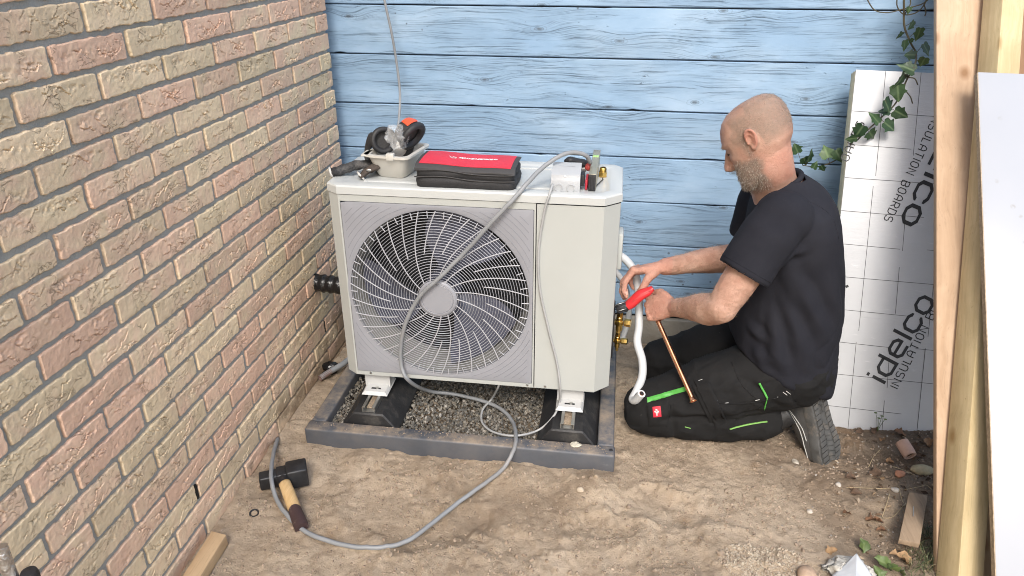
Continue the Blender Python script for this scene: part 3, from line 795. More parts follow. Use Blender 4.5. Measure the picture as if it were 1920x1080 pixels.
def lean_bar(name, a, b, wide, thick, mat, label, cat, r=0.002, side=None):
    """bar from a (foot, front left edge) to b (head, front left edge); wide along +x-ish, thick to the back"""
    a, b = Vector(a), Vector(b); z = (b - a).normalized(); x = Vector(side) if side else Vector((1, 0, 0))
    x = (x - z * x.dot(z)).normalized(); n = z.cross(x); L = (b - a).length
    mb = MB(); bm = bmesh.new(); bmesh.ops.create_cube(bm, size=1.0)
    for v in bm.verts: v.co = Vector(((v.co.x + 0.5) * wide, (v.co.y + 0.5) * thick, (v.co.z + 0.5) * L))
    bmesh.ops.bevel(bm, geom=list(bm.edges), offset=r, segments=2, profile=0.5, affect='EDGES')
    me = bpy.data.meshes.new(name); bm.to_mesh(me); bm.free()
    me.materials.append(mat); me.polygons.foreach_set('use_smooth', [True] * len(me.polygons)); me.set_sharp_from_angle(angle=math.radians(40))
    o = link_mesh(name, me)
    o.matrix_world = Matrix(((x.x, n.x, z.x, a.x), (x.y, n.y, z.y, a.y), (x.z, n.z, z.z, a.z), (0, 0, 0, 1)))
    if label: tag(o, label, cat)
    return o
def ext(a, b, za, zb):
    a, b = Vector(a), Vector(b); d = (b - a) / (b.z - a.z)
    return a + d * (za - a.z), a + d * (zb - a.z)

a, b = ext(P(1756, 1080, z=0.0), P(1756, 0, y=2.40), -0.02, 1.485)
lean_bar('timber_plank', a, b, 0.157, 0.020, OLDWOOD, 'tall light brown plank with cracked knots leaning beside the insulation board', 'plank')
a, b = ext(P(1797, 1080, z=0.055), P(1880, 0, y=2.30), -0.02, 1.55)
lean_bar('timber_post', a, b, 0.070, 0.070, PINE, 'square yellow pine post standing half behind the white panel', 'post', 0.003, side=(0.93, 0.36, 0))
a, b = ext(P(1862, 0, y=2.46), P(1862, 300, y=2.30), -0.02, 1.46)
lean_bar('brown_board', a, b, 0.09, 0.018, BROWNW, 'brown board glimpsed in the gap between the plank and the pine post', 'board')
# white panel
PANELW = G('white_laminate'); _p = PANELW.coord('Object')
_d = PANELW.math('MULTIPLY', PANELW.ramp(PANELW.voro(_p, 22.0), [(0.10, 1.0), (0.18, 0.0)]), PANELW.ramp(PANELW.noise(_p, 3.2, 3), [(0.50, 0.0), (0.58, 1.0)]))
_d = PANELW.math('MULTIPLY', _d, PANELW.ramp(PANELW.noise(_p, 60, 4, 0.7), [(0.42, 0.0), (0.55, 1.0)]))
PANELW.set(Base_Color=PANELW.mix(PANELW.math('MULTIPLY', _d, 0.7), PANELW.ramp(PANELW.noise(_p, 2.5, 5), [(0.3, (0.345, 0.365, 0.40)), (0.7, (0.385, 0.40, 0.43))]), (0.27, 0.26, 0.24)), Roughness=0.32)
a, b = ext(P(1868, 1080, y=1.360), P(1834, 135, y=2.16), -0.02, P(1834, 135, y=2.16).z)
wp = lean_bar('white_panel', a, b, 0.40, 0.016, PANELW.mat, 'smooth white panel with dirt specks leaning at the right edge of the picture', 'panel', 0.0012)
a2 = Vector(a); b2 = Vector(b)
_ed = MB(); _n = (b2 - a2).normalized()
_x = Vector((1, 0, 0)); _x = (_x - _n * _x.dot(_n)).normalized(); _y = _n.cross(_x)
_ed.obox((a2 + b2) / 2 - _x * 0.0012 + _y * 0.008, _x * 0.0011, _y * 0.0082, _n * ((b2 - a2).length / 2 - 0.002))
_e = _ed.build('chipboard_edge', std('chipboard', (0.40, 0.31, 0.21), 0.85, var=0.3, scale=120, bump=0.001), None, origin=(0, 0, 0))
_e.parent = wp; _e.matrix_parent_inverse = wp.matrix_world.inverted()

# insulation board
IB0 = Vector((1.716, 2.06, -0.02)); IB1 = Vector((1.744, 2.50, 1.052)); e2 = (IB1 - IB0).normalized()
e1 = Vector((1, 0, 0)); e1 = (e1 - e2 * e1.dot(e2)).normalized(); e3 = e2.cross(e1)       # e3 points to the back
if e3.y < 0: e3 = -e3
IBL = (IB1 - IB0).length
def mat_foil():
    g = G('foil_facing'); p = g.coord('Object')
    n1 = g.noise(p, 5, 5, 0.6); sc = g.noise(g.map(p, (6, 1, 30), rot=(0, 0.5, 0)), 3.0, 5, 0.7); n3 = g.noise(p, 45, 5, 0.7)
    c = g.ramp(n1, [(0.3, (0.465, 0.475, 0.490)), (0.7, (0.530, 0.540, 0.553))])
    c = g.mix(g.ramp(sc, [(0.64, 0.0), (0.72, 0.6)]), c, (0.62, 0.62, 0.63))
    c = g.mix(g.ramp(n3, [(0.68, 0.0), (0.78, 0.4)]), c, (0.42, 0.41, 0.39))
    return g.set(Base_Color=c, Metallic=0.0, Roughness=g.ramp(n1, [(0.3, 0.42), (0.7, 0.55)]), Normal=g.bump(g.math('ADD', g.noise(p, 14, 3), g.math('MULTIPLY', sc, 0.5)), 0.003, 0.6))
FOIL = mat_foil()
FOAM = std('yellow_foam', (0.56, 0.50, 0.34), 0.9, var=0.15, scale=60, bump=0.002, bscale=150)
INK = std('print_black', (0.018, 0.018, 0.020), 0.55, var=0.1)
iboard = empty('insulation_board', IB0, 'silver foil insulation board with black grid and slanted lettering leaning on the wall', 'insulation board')
def ibp(s, t, n=0.0): return IB0 + e1 * s + e2 * t - e3 * n
MB().obox(ibp(0.30, IBL / 2, -0.026), e1 * 0.2992, e3 * 0.0235, e2 * (IBL / 2 - 0.001), 0.002).build('foam_core', FOAM, iboard)
MB().obox(ibp(0.30, IBL / 2, -0.0012), e1 * 0.300, e3 * 0.0010, e2 * (IBL / 2), 0.0008).build('foil_facing', FOIL, iboard)
def ibuv(u, v):
    d = (P(u, v, y=2.0) - CAM); k = (IB0 - CAM).dot(e3) / d.dot(e3); q = CAM + d * k - IB0
    return q.dot(e1), q.dot(e2)
def ribbon(mb, pts, w, frame):
    """flat stroke of width w along 2D pts; frame maps (x, y) to 3D"""
    n = len(pts); pts = [Vector(p) for p in pts]; L = []; R = []
    closed = (pts[0] - pts[-1]).length < 1e-6
    for i in range(n):
        if closed: a, b = pts[i - 1] if i else pts[-2], pts[i + 1] if i < n - 1 else pts[1]
        else: a, b = pts[max(0, i - 1)], pts[min(n - 1, i + 1)]
        d1 = (pts[i] - a).normalized() if (pts[i] - a).length > 1e-9 else (b - pts[i]).normalized()
        d2 = (b - pts[i]).normalized() if (b - pts[i]).length > 1e-9 else d1
        n1 = Vector((-d1.y, d1.x)); n2 = Vector((-d2.y, d2.x)); m = (n1 + n2)
        m = m.normalized() if m.length > 1e-6 else n1
        k = w / 2 / max(0.45, m.dot(n1))
        L.append(pts[i] + m * k); R.append(pts[i] - m * k)
    V = [frame(p.x, p.y) for p in L] + [frame(p.x, p.y) for p in R]
    mb.add(V, [(i, i + 1, n + i + 1, n + i) for i in range(n - 1)])
C = 0.2
FONT = {  # chamfered strokes in a box 0.62 wide, 1 high
 'A': (.62, [[(0, 0), (0, .72), (.2, 1), (.42, 1), (.62, .72), (.62, 0)], [(0, .4), (.62, .4)]]),
 'B': (.62, [[(0, 0), (0, 1), (.45, 1), (.6, .86), (.6, .66), (.45, .53), (0, .53)], [(.45, .53), (.62, .4), (.62, .14), (.47, 0), (0, 0)]]),
 'D': (.62, [[(0, 0), (0, 1), (.42, 1), (.62, .8), (.62, .2), (.42, 0), (0, 0)]]),
 'E': (.55, [[(.55, 0), (0, 0), (0, 1), (.55, 1)], [(0, .52), (.48, .52)]]),
 'G': (.62, [[(.62, .82), (.45, 1), (.18, 1), (0, .82), (0, .18), (.18, 0), (.45, 0), (.62, .18), (.62, .5), (.35, .5)]]),
 'H': (.62, [[(0, 0), (0, 1)], [(.62, 0), (.62, 1)], [(0, .52), (.62, .52)]]),
 'I': (.0, [[(0, 0), (0, 1)]]),
 'L': (.5, [[(0, 1), (0, 0), (.5, 0)]]),
 'N': (.62, [[(0, 0), (0, 1), (.62, 0), (.62, 1)]]),
 'O': (.62, [[(.2, 0), (0, .2), (0, .8), (.2, 1), (.42, 1), (.62, .8), (.62, .2), (.42, 0), (.2, 0)]]),
 'R': (.62, [[(0, 0), (0, 1), (.45, 1), (.62, .84), (.62, .58), (.45, .44), (0, .44)], [(.36, .44), (.62, 0)]]),
 'S': (.6, [[(0, .12), (.14, 0), (.46, 0), (.6, .14), (.6, .38), (.46, .52), (.14, .52), (0, .66), (0, .86), (.14, 1), (.46, 1), (.6, .88)]]),
 'T': (.62, [[(0, 1), (.62, 1)], [(.31, 1), (.31, 0)]]),
 'U': (.62, [[(0, 1), (0, .18), (.18, 0), (.44, 0), (.62, .18), (.62, 1)]]),
 'c': (.62, [[(.66, .56), (.66, .62), (.5, .74), (.16, .74), (0, .58), (0, .16), (.16, 0), (.5, 0), (.66, .14), (.66, .2)]]),
 'd': (.66, [[(.66, 1.05), (.66, 0), (.18, 0), (0, .18), (0, .56), (.18, .74), (.66, .74)]]),
 'e': (.66, [[(0, .38), (.66, .38), (.66, .58), (.5, .74), (.16, .74), (0, .58), (0, .16), (.16, 0), (.62, 0)]]),
 'i': (.0, [[(0, 0), (0, .74)], [(0, .93), (0, 1.07)]]),
 'l': (.0, [[(0, 0), (0, 1.05)]]),
 'o': (.66, [[(.18, 0), (0, .18), (0, .56), (.18, .74), (.48, .74), (.66, .56), (.66, .18), (.48, 0), (.18, 0)]]),
 ' ': (.35, []),
}
def text_width(s, gap): return sum(FONT[c][0] + gap for c in s) - gap
def lettering(mb, s, frame, size, weight, gap=0.28, slant=0.0):
    x = 0
    for ch in s:
        w, st = FONT[ch]
        for pl in st: ribbon(mb, [((x + px + slant * py) * size, py * size) for px, py in pl], weight * size, frame)
        x += w + gap
def board_text(s, p0, p1, upside, size, weight, gap, name):
    """baseline from photo point p0 to p1, letter tops towards 'upside' (+1 left of the reading direction)"""
    a = Vector(ibuv(*p0)); b = Vector(ibuv(*p1)); d = b - a; L = d.length; d.normalize(); n = Vector((-d.y, d.x)) * upside
    W = text_width(s, gap)
    sx = L / W
    mb = MB(); lettering(mb, s, lambda x, y: ibp(*(a + d * x * (sx / size) + n * y), 0.0006), size, weight, gap)
    return mb.build(name, INK, iboard, smooth=0, fix=False)
board_text('idelco', (1660, 718), (1752, 566), 1, 0.060, 0.150, 0.30, 'printed_logo')
board_text('INSULATION BOARDS', (1683, 729), (1789, 521), 1, 0.0245, 0.12, 0.34, 'printed_text')
board_text('idelco', (1786, 219), (1689, 413), 1, 0.060, 0.150, 0.30, 'printed_logo')
board_text('INSULATION BOARDS', (1752, 214), (1657, 411), 1, 0.0245, 0.12, 0.34, 'printed_text')
board_text('OARDS', (1590, 303), (1621, 232), 1, 0.0245, 0.12, 0.34, 'printed_text')
mb = MB()
def ibline(p0, p1, w=0.0013):
    ribbon(mb, [Vector(p0), Vector(p1)], w, lambda x, y: ibp(x, y, 0.0005))
for i in range(1, 6):
    s = 0.105 * i - 0.012
    for (t0, t1) in (((0, 0.30), (0.335, 0.80), (0.83, IBL)) if i % 2 else ((0, 0.12), (0.16, 0.26), (0.40, 0.55), (0.60, 0.74), (0.90, IBL))):
        ibline((s, t0 + 0.001), (s - 0.004, t1 - 0.001))
for j in range(1, 11):
    t = 0.105 * j - 0.02
    for (s0, s1) in (((0.001, 0.19), (0.27, 0.599)) if j % 3 == 0 else (((0.001, 0.25), (0.36, 0.599)) if j % 3 == 1 else ((0.001, 0.599),))):
        ibline((s0, t), (s1, t - 0.004))
mb.build('printed_grid', INK, iboard, smooth=0, fix=False)
s_, t_ = ibuv(1588, 538)
m2 = MB(); ribbon(m2, [Vector((s_ - 0.004, t_)), Vector((s_ + 0.004, t_ + 0.004))], 0.008, lambda x, y: ibp(x, y, 0.0006)); m2.build('printed_mark', INK, iboard, smooth=0, fix=False)

# ------------------------------------------------------------------ cables and pipes
CABLE = std('grey_cable_sheath', (0.235, 0.245, 0.255), 0.5, var=0.12, scale=8, bump=0.0003, dirt=(0.33, 0.26, 0.19), dirt_amt=0.12)
CABLE2 = std('light_grey_cable_sheath', (0.36, 0.365, 0.365), 0.5, var=0.1, bump=0.0002)
yf = 1.852
def pts_of(lst):
    out = []
    for e in lst:
        u, v, (k, val) = e
        out.append(P(u, v, **{k: val}))
    return out
Y_ = lambda u, v, y: (u, v, ('y', y)); Z_ = lambda u, v, z: (u, v, ('z', z))
L1 = [Y_(1106, 305, 2.02), Y_(1098, 291, 2.00), Y_(1078, 286, 1.985), Y_(1050, 292, 1.96), Y_(1020, 313, 1.935), Y_(985, 347, 1.885), Y_(955, 382, 1.858),
      Y_(915, 424, yf), Y_(870, 474, yf), Y_(825, 520, yf - .008), Y_(790, 552, yf - .010), Y_(766, 592, yf - .004), Y_(753, 640, yf), Y_(752, 685, yf), Y_(768, 715, yf - .004),
      Z_(805, 733, 0.075), Z_(850, 739, 0.050), Z_(900, 750, 0.046), Z_(940, 768, 0.046), Z_(962, 792, 0.047), Z_(967, 820, 0.067), Z_(961, 848, 0.064), Z_(945, 877, 0.035), Z_(910, 905, 0.028), Z_(860, 942, 0.022),
      Z_(805, 985, 0.016), Z_(765, 1013, 0.014), Z_(720, 1026, 0.014), Z_(665, 1025, 0.014), Z_(612, 1013, 0.016), Z_(572, 996, 0.018), Z_(540, 968, 0.022), Z_(519, 935, 0.028), Z_(508, 895, 0.055), Z_(512, 855, 0.045), Z_(521, 822, 0.006)]
def floor_fix(ps, r):
    out = []
    for p in ps:
        if p.y < 1.725 and p.z < 0.1: p = Vector((p.x, p.y, max(p.z, gz(p.x, p.y) + r * 0.75)))
        out.append(p)
    return out
_c1 = [q + Vector((0.0009 * math.sin(i * 0.31 + 1), 0.0, 0.0006 * math.sin(i * 0.41))) + Vector((0.0004 * math.sin(i * 1.37), 0.0004 * math.cos(i * 1.11), 0.0)) for i, q in enumerate(spline(pts_of(L1), 8))]
tag(MB().tube(floor_fix(_c1, 0.0062), 0.0062, 10).build('power_cable', CABLE, None, smooth=180), 'thick grey power cable looping over the fan grille and across the sand', 'cable')
L2 = [Y_(1036, 346, 1.897), Y_(1030, 365, 1.868), Y_(1020, 400, yf + .016), Y_(1010, 470, yf + .018), Y_(1012, 540, yf + .018), Y_(1028, 615, yf + .018), Y_(1044, 680, yf + .018), Y_(1050, 725, yf + .01), Z_(1049, 755, 0.125), Z_(1036, 783, 0.092),
      Z_(1008, 807, 0.052), Z_(965, 817, 0.062), Z_(925, 810, 0.050), Z_(904, 792, 0.045), Z_(905, 768, 0.046), Z_(922, 748, 0.060), Y_(934, 726, 1.895), Y_(936, 712, 1.90)]
tag(MB().tube(spline(pts_of(L2), 8), 0.0036, 8).build('control_cable', CABLE2, None, smooth=180), 'thin light grey cable hanging down the front beside the fan panel', 'cable')
L3 = [Y_(712, -60, 2.52), Y_(721, 0, 2.52), Y_(734, 60, 2.525), Y_(744, 120, 2.53), Y_(750, 175, 2.52), Y_(748, 225, 2.46), Y_(742, 262, 2.33), Z_(752, 290, 0.81)]
tag(MB().tube(spline(pts_of(L3), 8), 0.0045, 8).build('hanging_cable', CABLE, None, smooth=180), 'grey cable hanging down the blue planks behind the ear defenders', 'cable')
# black wrapped pipe through the brick wall
BTAPE = std('black_tape', (0.010, 0.010, 0.011), 0.22, var=0.3, bump=0.004, bscale=55)
pp = P(604, 533, x=0.03)
mb = MB(); n = 40
rings = []
for i in range(n):
    x = -0.005 + 0.30 * i / (n - 1); r = 0.0305 + 0.0022 * math.sin(i * 1.7) + 0.001 * math.sin(i * 4.1)
    rings.append([(x, pp.y + 0.012 + r * math.cos(2 * math.pi * j / 20), pp.z + r * math.sin(2 * math.pi * j / 20) - 0.02 * i / n) for j in range(20)])
tag(mb.loft(rings).build('wrapped_pipe', BTAPE, None, smooth=60), 'shiny black tape wrapped pipe coming out of the brick wall', 'pipe')
# grey conduit stub and black lump by the wall
pc = [P(600, 709, z=0.022), P(620, 696, z=0.026), P(645, 681, z=0.03), P(668, 660, z=0.03)]
cs = empty('conduit_stub', pc[0], 'short grey conduit end lying on the sand by the brick wall', 'conduit')
MB().tube(spline(pc, 5), 0.0105, 12, cap=False).build('sheath', CABLE, cs, smooth=180)
MB().lathe([(0.0065, 0), (0.0065, 0.05), (0.0104, 0.05), (0.0104, -0.0005), (0.0065, -0.0005)], pc[0], (pc[1] - pc[0]).normalized(), 14, cap=False).build('bore', std('conduit_bore', (0.20, 0.13, 0.11), 0.7), cs)
mb = MB().ell(P(621, 690, z=0.02), (0.03, 0.02, 0.022), 14, 9)
tag(mb.build('tape_lump', BTAPE, None, smooth=180, disp=lambda V: V + 0.008 * np.stack([fbm(V[:, 0] * 60, V[:, 1] * 60, V[:, 2] * 60, 3, i) for i in range(3)], 1)), 'crumpled lump of black tape beside the grey conduit end', 'tape')
# white insulated pipe and copper core
PIPEW = std('white_pipe_insulation', (0.54, 0.555, 0.565), 0.5, var=0.03, bump=0.0004, dirt=(0.45, 0.40, 0.33), dirt_amt=0.08)
COPPER = std('copper', (0.80, 0.40, 0.235), 0.27, 1.0, var=0.14, scale=12, bump=0.0001)
wpipe = empty('insulated_pipe', P(1190, 745, z=0.02), 'bent white insulated pipe hanging from the side of the heat pump', 'pipe')
LP = [Y_(1150, 472, 2.17), Y_(1172, 486, 2.16), Y_(1190, 510, 2.145), Y_(1197, 545, 2.12), Y_(1198, 580, 2.09), Y_(1198, 613, 2.06), Y_(1195, 642, 2.03), Y_(1204, 675, 2.00), Y_(1204, 706, 1.97), Y_(1194, 732, 1.945), Y_(1186, 748, 1.925), Y_(1192, 750, 1.905), Y_(1203, 738, 1.885)]
pl = spline(pts_of(LP), 8)
MB().tube(pl, 0.0125, 16).build('foam_sleeve', PIPEW, wpipe, smooth=50)
dd = (pl[-1] - pl[-4]).normalized()
MB().lathe([(0.0, 0.0012), (0.0072, 0.0012), (0.0072, -0.001)], pl[-1], dd, 14).build('copper_core', COPPER, wpipe)
MB().lathe([(0.0, 0.0020), (0.0046, 0.0020), (0.0046, 0.0)], pl[-1], dd, 12).build('bore', BLACK, wpipe)
LP = [Y_(1145, 500, 2.19), Y_(1160, 516, 2.19), Y_(1172, 535, 2.185), Y_(1178, 565, 2.18), Y_(1178, 600, 2.17), Y_(1165, 640, 2.16)]
tag(MB().tube(spline(pts_of(LP), 8), 0.0095, 14).build('insulated_pipe', PIPEW, None, smooth=50), 'second thinner white pipe behind the worker hand at the unit side', 'pipe')

# ------------------------------------------------------------------ things on the lid
LZ = 0.8005
TRAYM = std('tray_plastic', (0.53, 0.515, 0.47), 0.45, var=0.04, bump=0.0002, dirt=(0.4, 0.36, 0.3), dirt_amt=0.12)
tray = empty('plastic_tray', (0.375, 2.02, LZ), 'small off white plastic tray holding the ear defenders', 'tray')
def rrect(x0, x1, y0, y1, r, z, n=5):
    pts = []
    for cx, cy, a0 in ((x1 - r, y1 - r, 0), (x0 + r, y1 - r, 90), (x0 + r, y0 + r, 180), (x1 - r, y0 + r, 270)):
        for k in range(n):
            a = math.radians(a0 + 90 * k / (n - 1)); pts.append((cx + r * math.cos(a), cy + r * math.sin(a), z))
    return pts
RM = Matrix.Rotation(math.radians(-9), 3, 'Z'); tc = Vector((0.375, 2.03, 0))
def rt(ps): return [tuple(RM @ (Vector(p) - tc) + tc) for p in ps]
mb = MB()
mb.loft([rt(rrect(*q)) for q in ((0.335, 0.415, 1.975, 2.085, 0.018, LZ + 0.0), (0.331, 0.419, 1.971, 2.089, 0.02, LZ + 0.004), (0.312, 0.438, 1.952, 2.108, 0.022, LZ + 0.062), (0.303, 0.447, 1.943, 2.117, 0.024, LZ + 0.064), (0.303, 0.447, 1.943, 2.117, 0.024, LZ + 0.070),
          (0.315, 0.435, 1.955, 2.105, 0.021, LZ + 0.070), (0.334, 0.416, 1.974, 2.086, 0.018, LZ + 0.006))], cap=True)
mb.build('body', TRAYM, tray, smooth=30)
q0 = P(732, 284, y=1.952)
MB().box((q0.x - 0.011, 1.938, LZ + 0.060), (q0.x + 0.011, 1.957, LZ + 0.079), 0.002).build('tab', TRAYM, tray)
MB().box((0.288, 1.955, LZ + 0.064), (0.312, 2.01, LZ + 0.070), 0.003).build('handle_lip', TRAYM, tray)
# ear defenders
MUFF = std('muff_shell', (0.030, 0.030, 0.033), 0.42, var=0.2, scale=30)
CUSH = std('muff_cushion', (0.022, 0.022, 0.024), 0.6, var=0.2)
ORANGE = std('orange_plastic', (0.75, 0.085, 0.03), 0.4, var=0.08)
def ear_cup(parent, c, axis, r=0.040):
    """axis points out of the opening (towards the ear)"""
    c = Vector(c); ax = Vector(axis).normalized()
    sh = MB().lathe([(0.0, -0.042), (r * 0.45, -0.040), (r * 0.75, -0.032), (r * 0.92, -0.018), (r * 0.97, 0.0), (r * 0.9, 0.004)], c, ax, 28, cap=False).build('shell', MUFF, parent, smooth=40)
    MB().lathe([(r * 0.88, 0.0), (r * 1.06, 0.002), (r * 1.10, 0.008), (r * 1.04, 0.015), (r * 0.86, 0.017), (r * 0.68, 0.013), (r * 0.62, 0.004)], c, ax, 28, cap=False).build('cushion', CUSH, parent, smooth=180)
    MB().lathe([(0.0, 0.0), (r * 0.72, 0.0), (r * 0.74, -0.002)], c, ax, 24).build('foam_liner', std('muff_foam', (0.045, 0.044, 0.044), 0.95, bump=0.002), parent)
    return sh
ear = empty('ear_defenders', (0.37, 2.03, LZ + 0.07), 'black ear defenders with orange patches lying in the plastic tray', 'ear defenders')
c1 = P(718, 263, y=2.02); c2 = P(770, 252, y=2.03)
ear_cup(ear, c1, (0.55, -0.80, 0.18), 0.036)
a2_ = Vector((0.62, -0.30, -0.42)).normalized(); ear_cup(ear, c2, a2_, 0.043)
# orange patches hug the shells
def patch(c, ax, r, ang0, ang1, h0, h1):
    c = Vector(c); t = Vector(ax).normalized(); a = Vector((0, 0, 1)); x = t.cross(a).normalized(); y = t.cross(x); rings = []
    for h, rr in ((h0, 0.80), ((h0 + h1) / 2, 0.945), (h1, 0.99)):
        rings.append([c + t * h + (x * math.cos(w) + y * math.sin(w)) * r * rr * 1.03 for w in np.linspace(ang0, ang1, 9)])
    return MB().loft(rings, cap=False, closed=False)
patch(c2, a2_, 0.043, -2.3, -0.9, -0.032, -0.004).build('orange_patch', ORANGE, ear, smooth=180)
patch(c1, (0.55, -0.80, 0.18), 0.036, 2.4, 3.6, -0.030, -0.004).build('orange_patch', ORANGE, ear, smooth=180)
hb = [c1 - Vector((0.55, -0.80, 0.18)) * 0.03, c1 + Vector((-0.045, 0.03, 0.0)), P(690, 300, y=2.07), P(720, 305, y=2.09), P(765, 290, y=2.09), c2 - a2_ * 0.036 + Vector((0.02, 0.03, 0)), c2 - a2_ * 0.03]
MB().tube(spline(hb, 6), 0.006, 8, flat=2.0).build('headband', MUFF, ear, smooth=180)
# clear plastic bag between the cups
gcl = G('clear_film'); gcl.set(Base_Color=(0.93, 0.95, 0.96), Roughness=0.10, Alpha=0.20, Specular_IOR_Level=0.9, Normal=gcl.bump(gcl.noise(gcl.coord(), 60, 4, 0.6), 0.006)); CLEAR = gcl.mat
cb = P(746, 258, y=2.0)
mb = MB().ell(cb, (0.033, 0.022, 0.040), 26, 20)
tag(mb.build('clear_bag', CLEAR, None, smooth=180, disp=lambda V: V + 0.011 * np.stack([fbm(V[:, 0] * 55, V[:, 1] * 55, V[:, 2] * 55, 3, 60 + i, 0.6) for i in range(3)], 1)), 'crumpled clear plastic bag between the two ear cups', 'bag')
# work gloves
GLOVE = std('glove_knit', (0.028, 0.028, 0.030), 0.9, var=0.4, scale=40, bump=0.003, bscale=220, dirt=(0.22, 0.21, 0.20), dirt_amt=0.28, dscale=16)
CUFF = std('glove_edge', (0.55, 0.54, 0.52), 0.9, bump=0.002)
gl = empty('work_glove', P(650, 320, z=LZ), 'black knitted work glove with pale cuff edge at the left end of the lid', 'glove')
g0 = [P(620, 324, y=1.955), P(640, 318, y=1.965), P(662, 311, y=1.98), P(684, 308, y=1.99), P(700, 312, y=2.0)]
ps = spline(g0, 6); n = len(ps)
rr = [0.017 + 0.004 * math.sin(i / (n - 1) * math.pi) - 0.004 * (i / (n - 1)) for i in range(n)]
dg = lambda V: V + 0.0035 * np.stack([fbm(V[:, 0] * 60, V[:, 1] * 60, V[:, 2] * 60, 3, 70 + i, 0.6) for i in range(3)], 1)
MB().tube(ps, rr, 18, cap=True, flat=0.72).build('palm', GLOVE, gl, smooth=180, disp=dg)
MB().lathe([(0.0125, -0.001), (0.0160, -0.0015), (0.0172, 0.002), (0.0160, 0.005)], ps[0], (ps[2] - ps[0]).normalized(), 20, cap=False).build('cuff_edge', CUFF, gl, smooth=180)
MB().lathe([(0.0, 0.004), (0.0135, 0.003)], ps[0], (ps[2] - ps[0]).normalized(), 16).build('opening', BLACK, gl)
for k in range(4):
    b0 = ps[-4] + Vector((0, 0.006, 0.008 - 0.005 * k)); b1 = P(705 + 3 * k, 303 + 6 * k, y=2.02 + 0.008 * k)
    MB().tube(spline([b0, (b0 + b1) / 2 + Vector((0, 0, 0.004)), b1], 4), [0.008] * 8 + [0.006], 10).build('finger', GLOVE, gl, smooth=180)
gl2 = empty('work_glove', P(690, 325, z=LZ), 'brown glove cuff with a metal badge beside the plastic tray', 'glove')
g1 = [P(676, 331, y=1.947), P(686, 322, y=1.955), P(697, 316, y=1.965), P(708, 310, y=1.975)]
MB().tube(spline(g1, 6), 0.0155, 16, flat=0.55).build('cuff', std('glove_leather', (0.055, 0.043, 0.036), 0.8, var=0.3, bump=0.002), gl2, smooth=180, disp=dg)
MB().lathe([(0.0115, -0.001), (0.0165, 0.0), (0.0160, 0.005)], g1[0], (g1[1] - g1[0]).normalized(), 16, cap=False).build('cuff_edge', CUFF, gl2, smooth=180)
MB().ell(P(691, 319, y=1.942), (0.008, 0.002, 0.004), 14, 8).build('badge', STEEL, gl2)

# tool bag
NYLON = std('black_nylon', (0.024, 0.024, 0.026), 0.72, var=0.25, scale=12, bump=0.0009, bscale=350)
REDN = std('red_nylon', (0.60, 0.028, 0.055), 0.6, var=0.07, bump=0.0006, bscale=380)
PIPING = std('bag_binding', (0.045, 0.043, 0.043), 0.6, bump=0.0006)
bag = empty('tool_bag', (0.605, 1.965, LZ), 'black zipped tool bag with a red flap and white lettering on the lid', 'tool bag')
bx0, bx1, by0, by1 = 0.466, 0.738, 1.893, 2.035
def bag_ring(z, g, wob):
    pts = rrect(bx0 - g, bx1 + g, by0 - g, by1 + g, 0.022, z, 6); out = []
    # subdivide straights
    full_ = []
    for i in range(len(pts)):
        a, b = Vector(pts[i]), Vector(pts[(i + 1) % len(pts)]); m = max(1, int((b - a).length / 0.012))
        for k in range(m): full_.append(a + (b - a) * k / m)
    return full_
levels = [(0.000, -0.004), (0.004, 0.003), (0.018, 0.006), (0.030, 0.003), (0.033, -0.002), (0.036, 0.002), (0.050, 0.002), (0.060, -0.003), (0.064, -0.012)]
nn = None; rings = []
for z, g_ in levels:
    r_ = bag_ring(LZ + z, g_, 0)
    if nn is None: nn = len(r_)
    if len(r_) != nn:
        idx = np.linspace(0, len(r_), nn, endpoint=False).astype(int); r_ = [r_[i] for i in idx]
    rings.append(r_)
def bag_disp(V):
    t = np.clip((V[:, 2] - LZ) / 0.06, 0, 1)
    d = 0.0042 * fbm(V[:, 0] * 18, V[:, 1] * 18, V[:, 2] * 45, 3, 81) * np.clip(t * 6, 0, 1) * np.clip((1.05 - t) * 5, 0.25, 1)
    V = V.copy(); V[:, 1] += d * np.where(V[:, 1] < 1.96, -1, 1); V[:, 0] += d * np.where(V[:, 0] < 0.6, -1, 1) * (np.abs(V[:, 0] - 0.6) > 0.12)
    V[:, 2] -= t * 0.008 * np.clip((V[:, 0] - bx0) / (bx1 - bx0), 0, 1)
    return V
MB().loft(rings).build('body', NYLON, bag, smooth=180, disp=bag_disp)
def flap_pt(s, t, n=0.0):
    """s along x 0..1, t front to back 0..1"""
    x = bx0 - 0.003 + s * (bx1 - bx0 + 0.006); y = by0 - 0.004 + t * (by1 - by0 + 0.004)
    z = LZ + 0.0655 - 0.008 * s + 0.004 * math.sin(math.pi * t) + 0.0015 * math.sin(s * 9) - 0.010 * max(0, 0.10 - t) / 0.10
    return Vector((x, y, z + n))
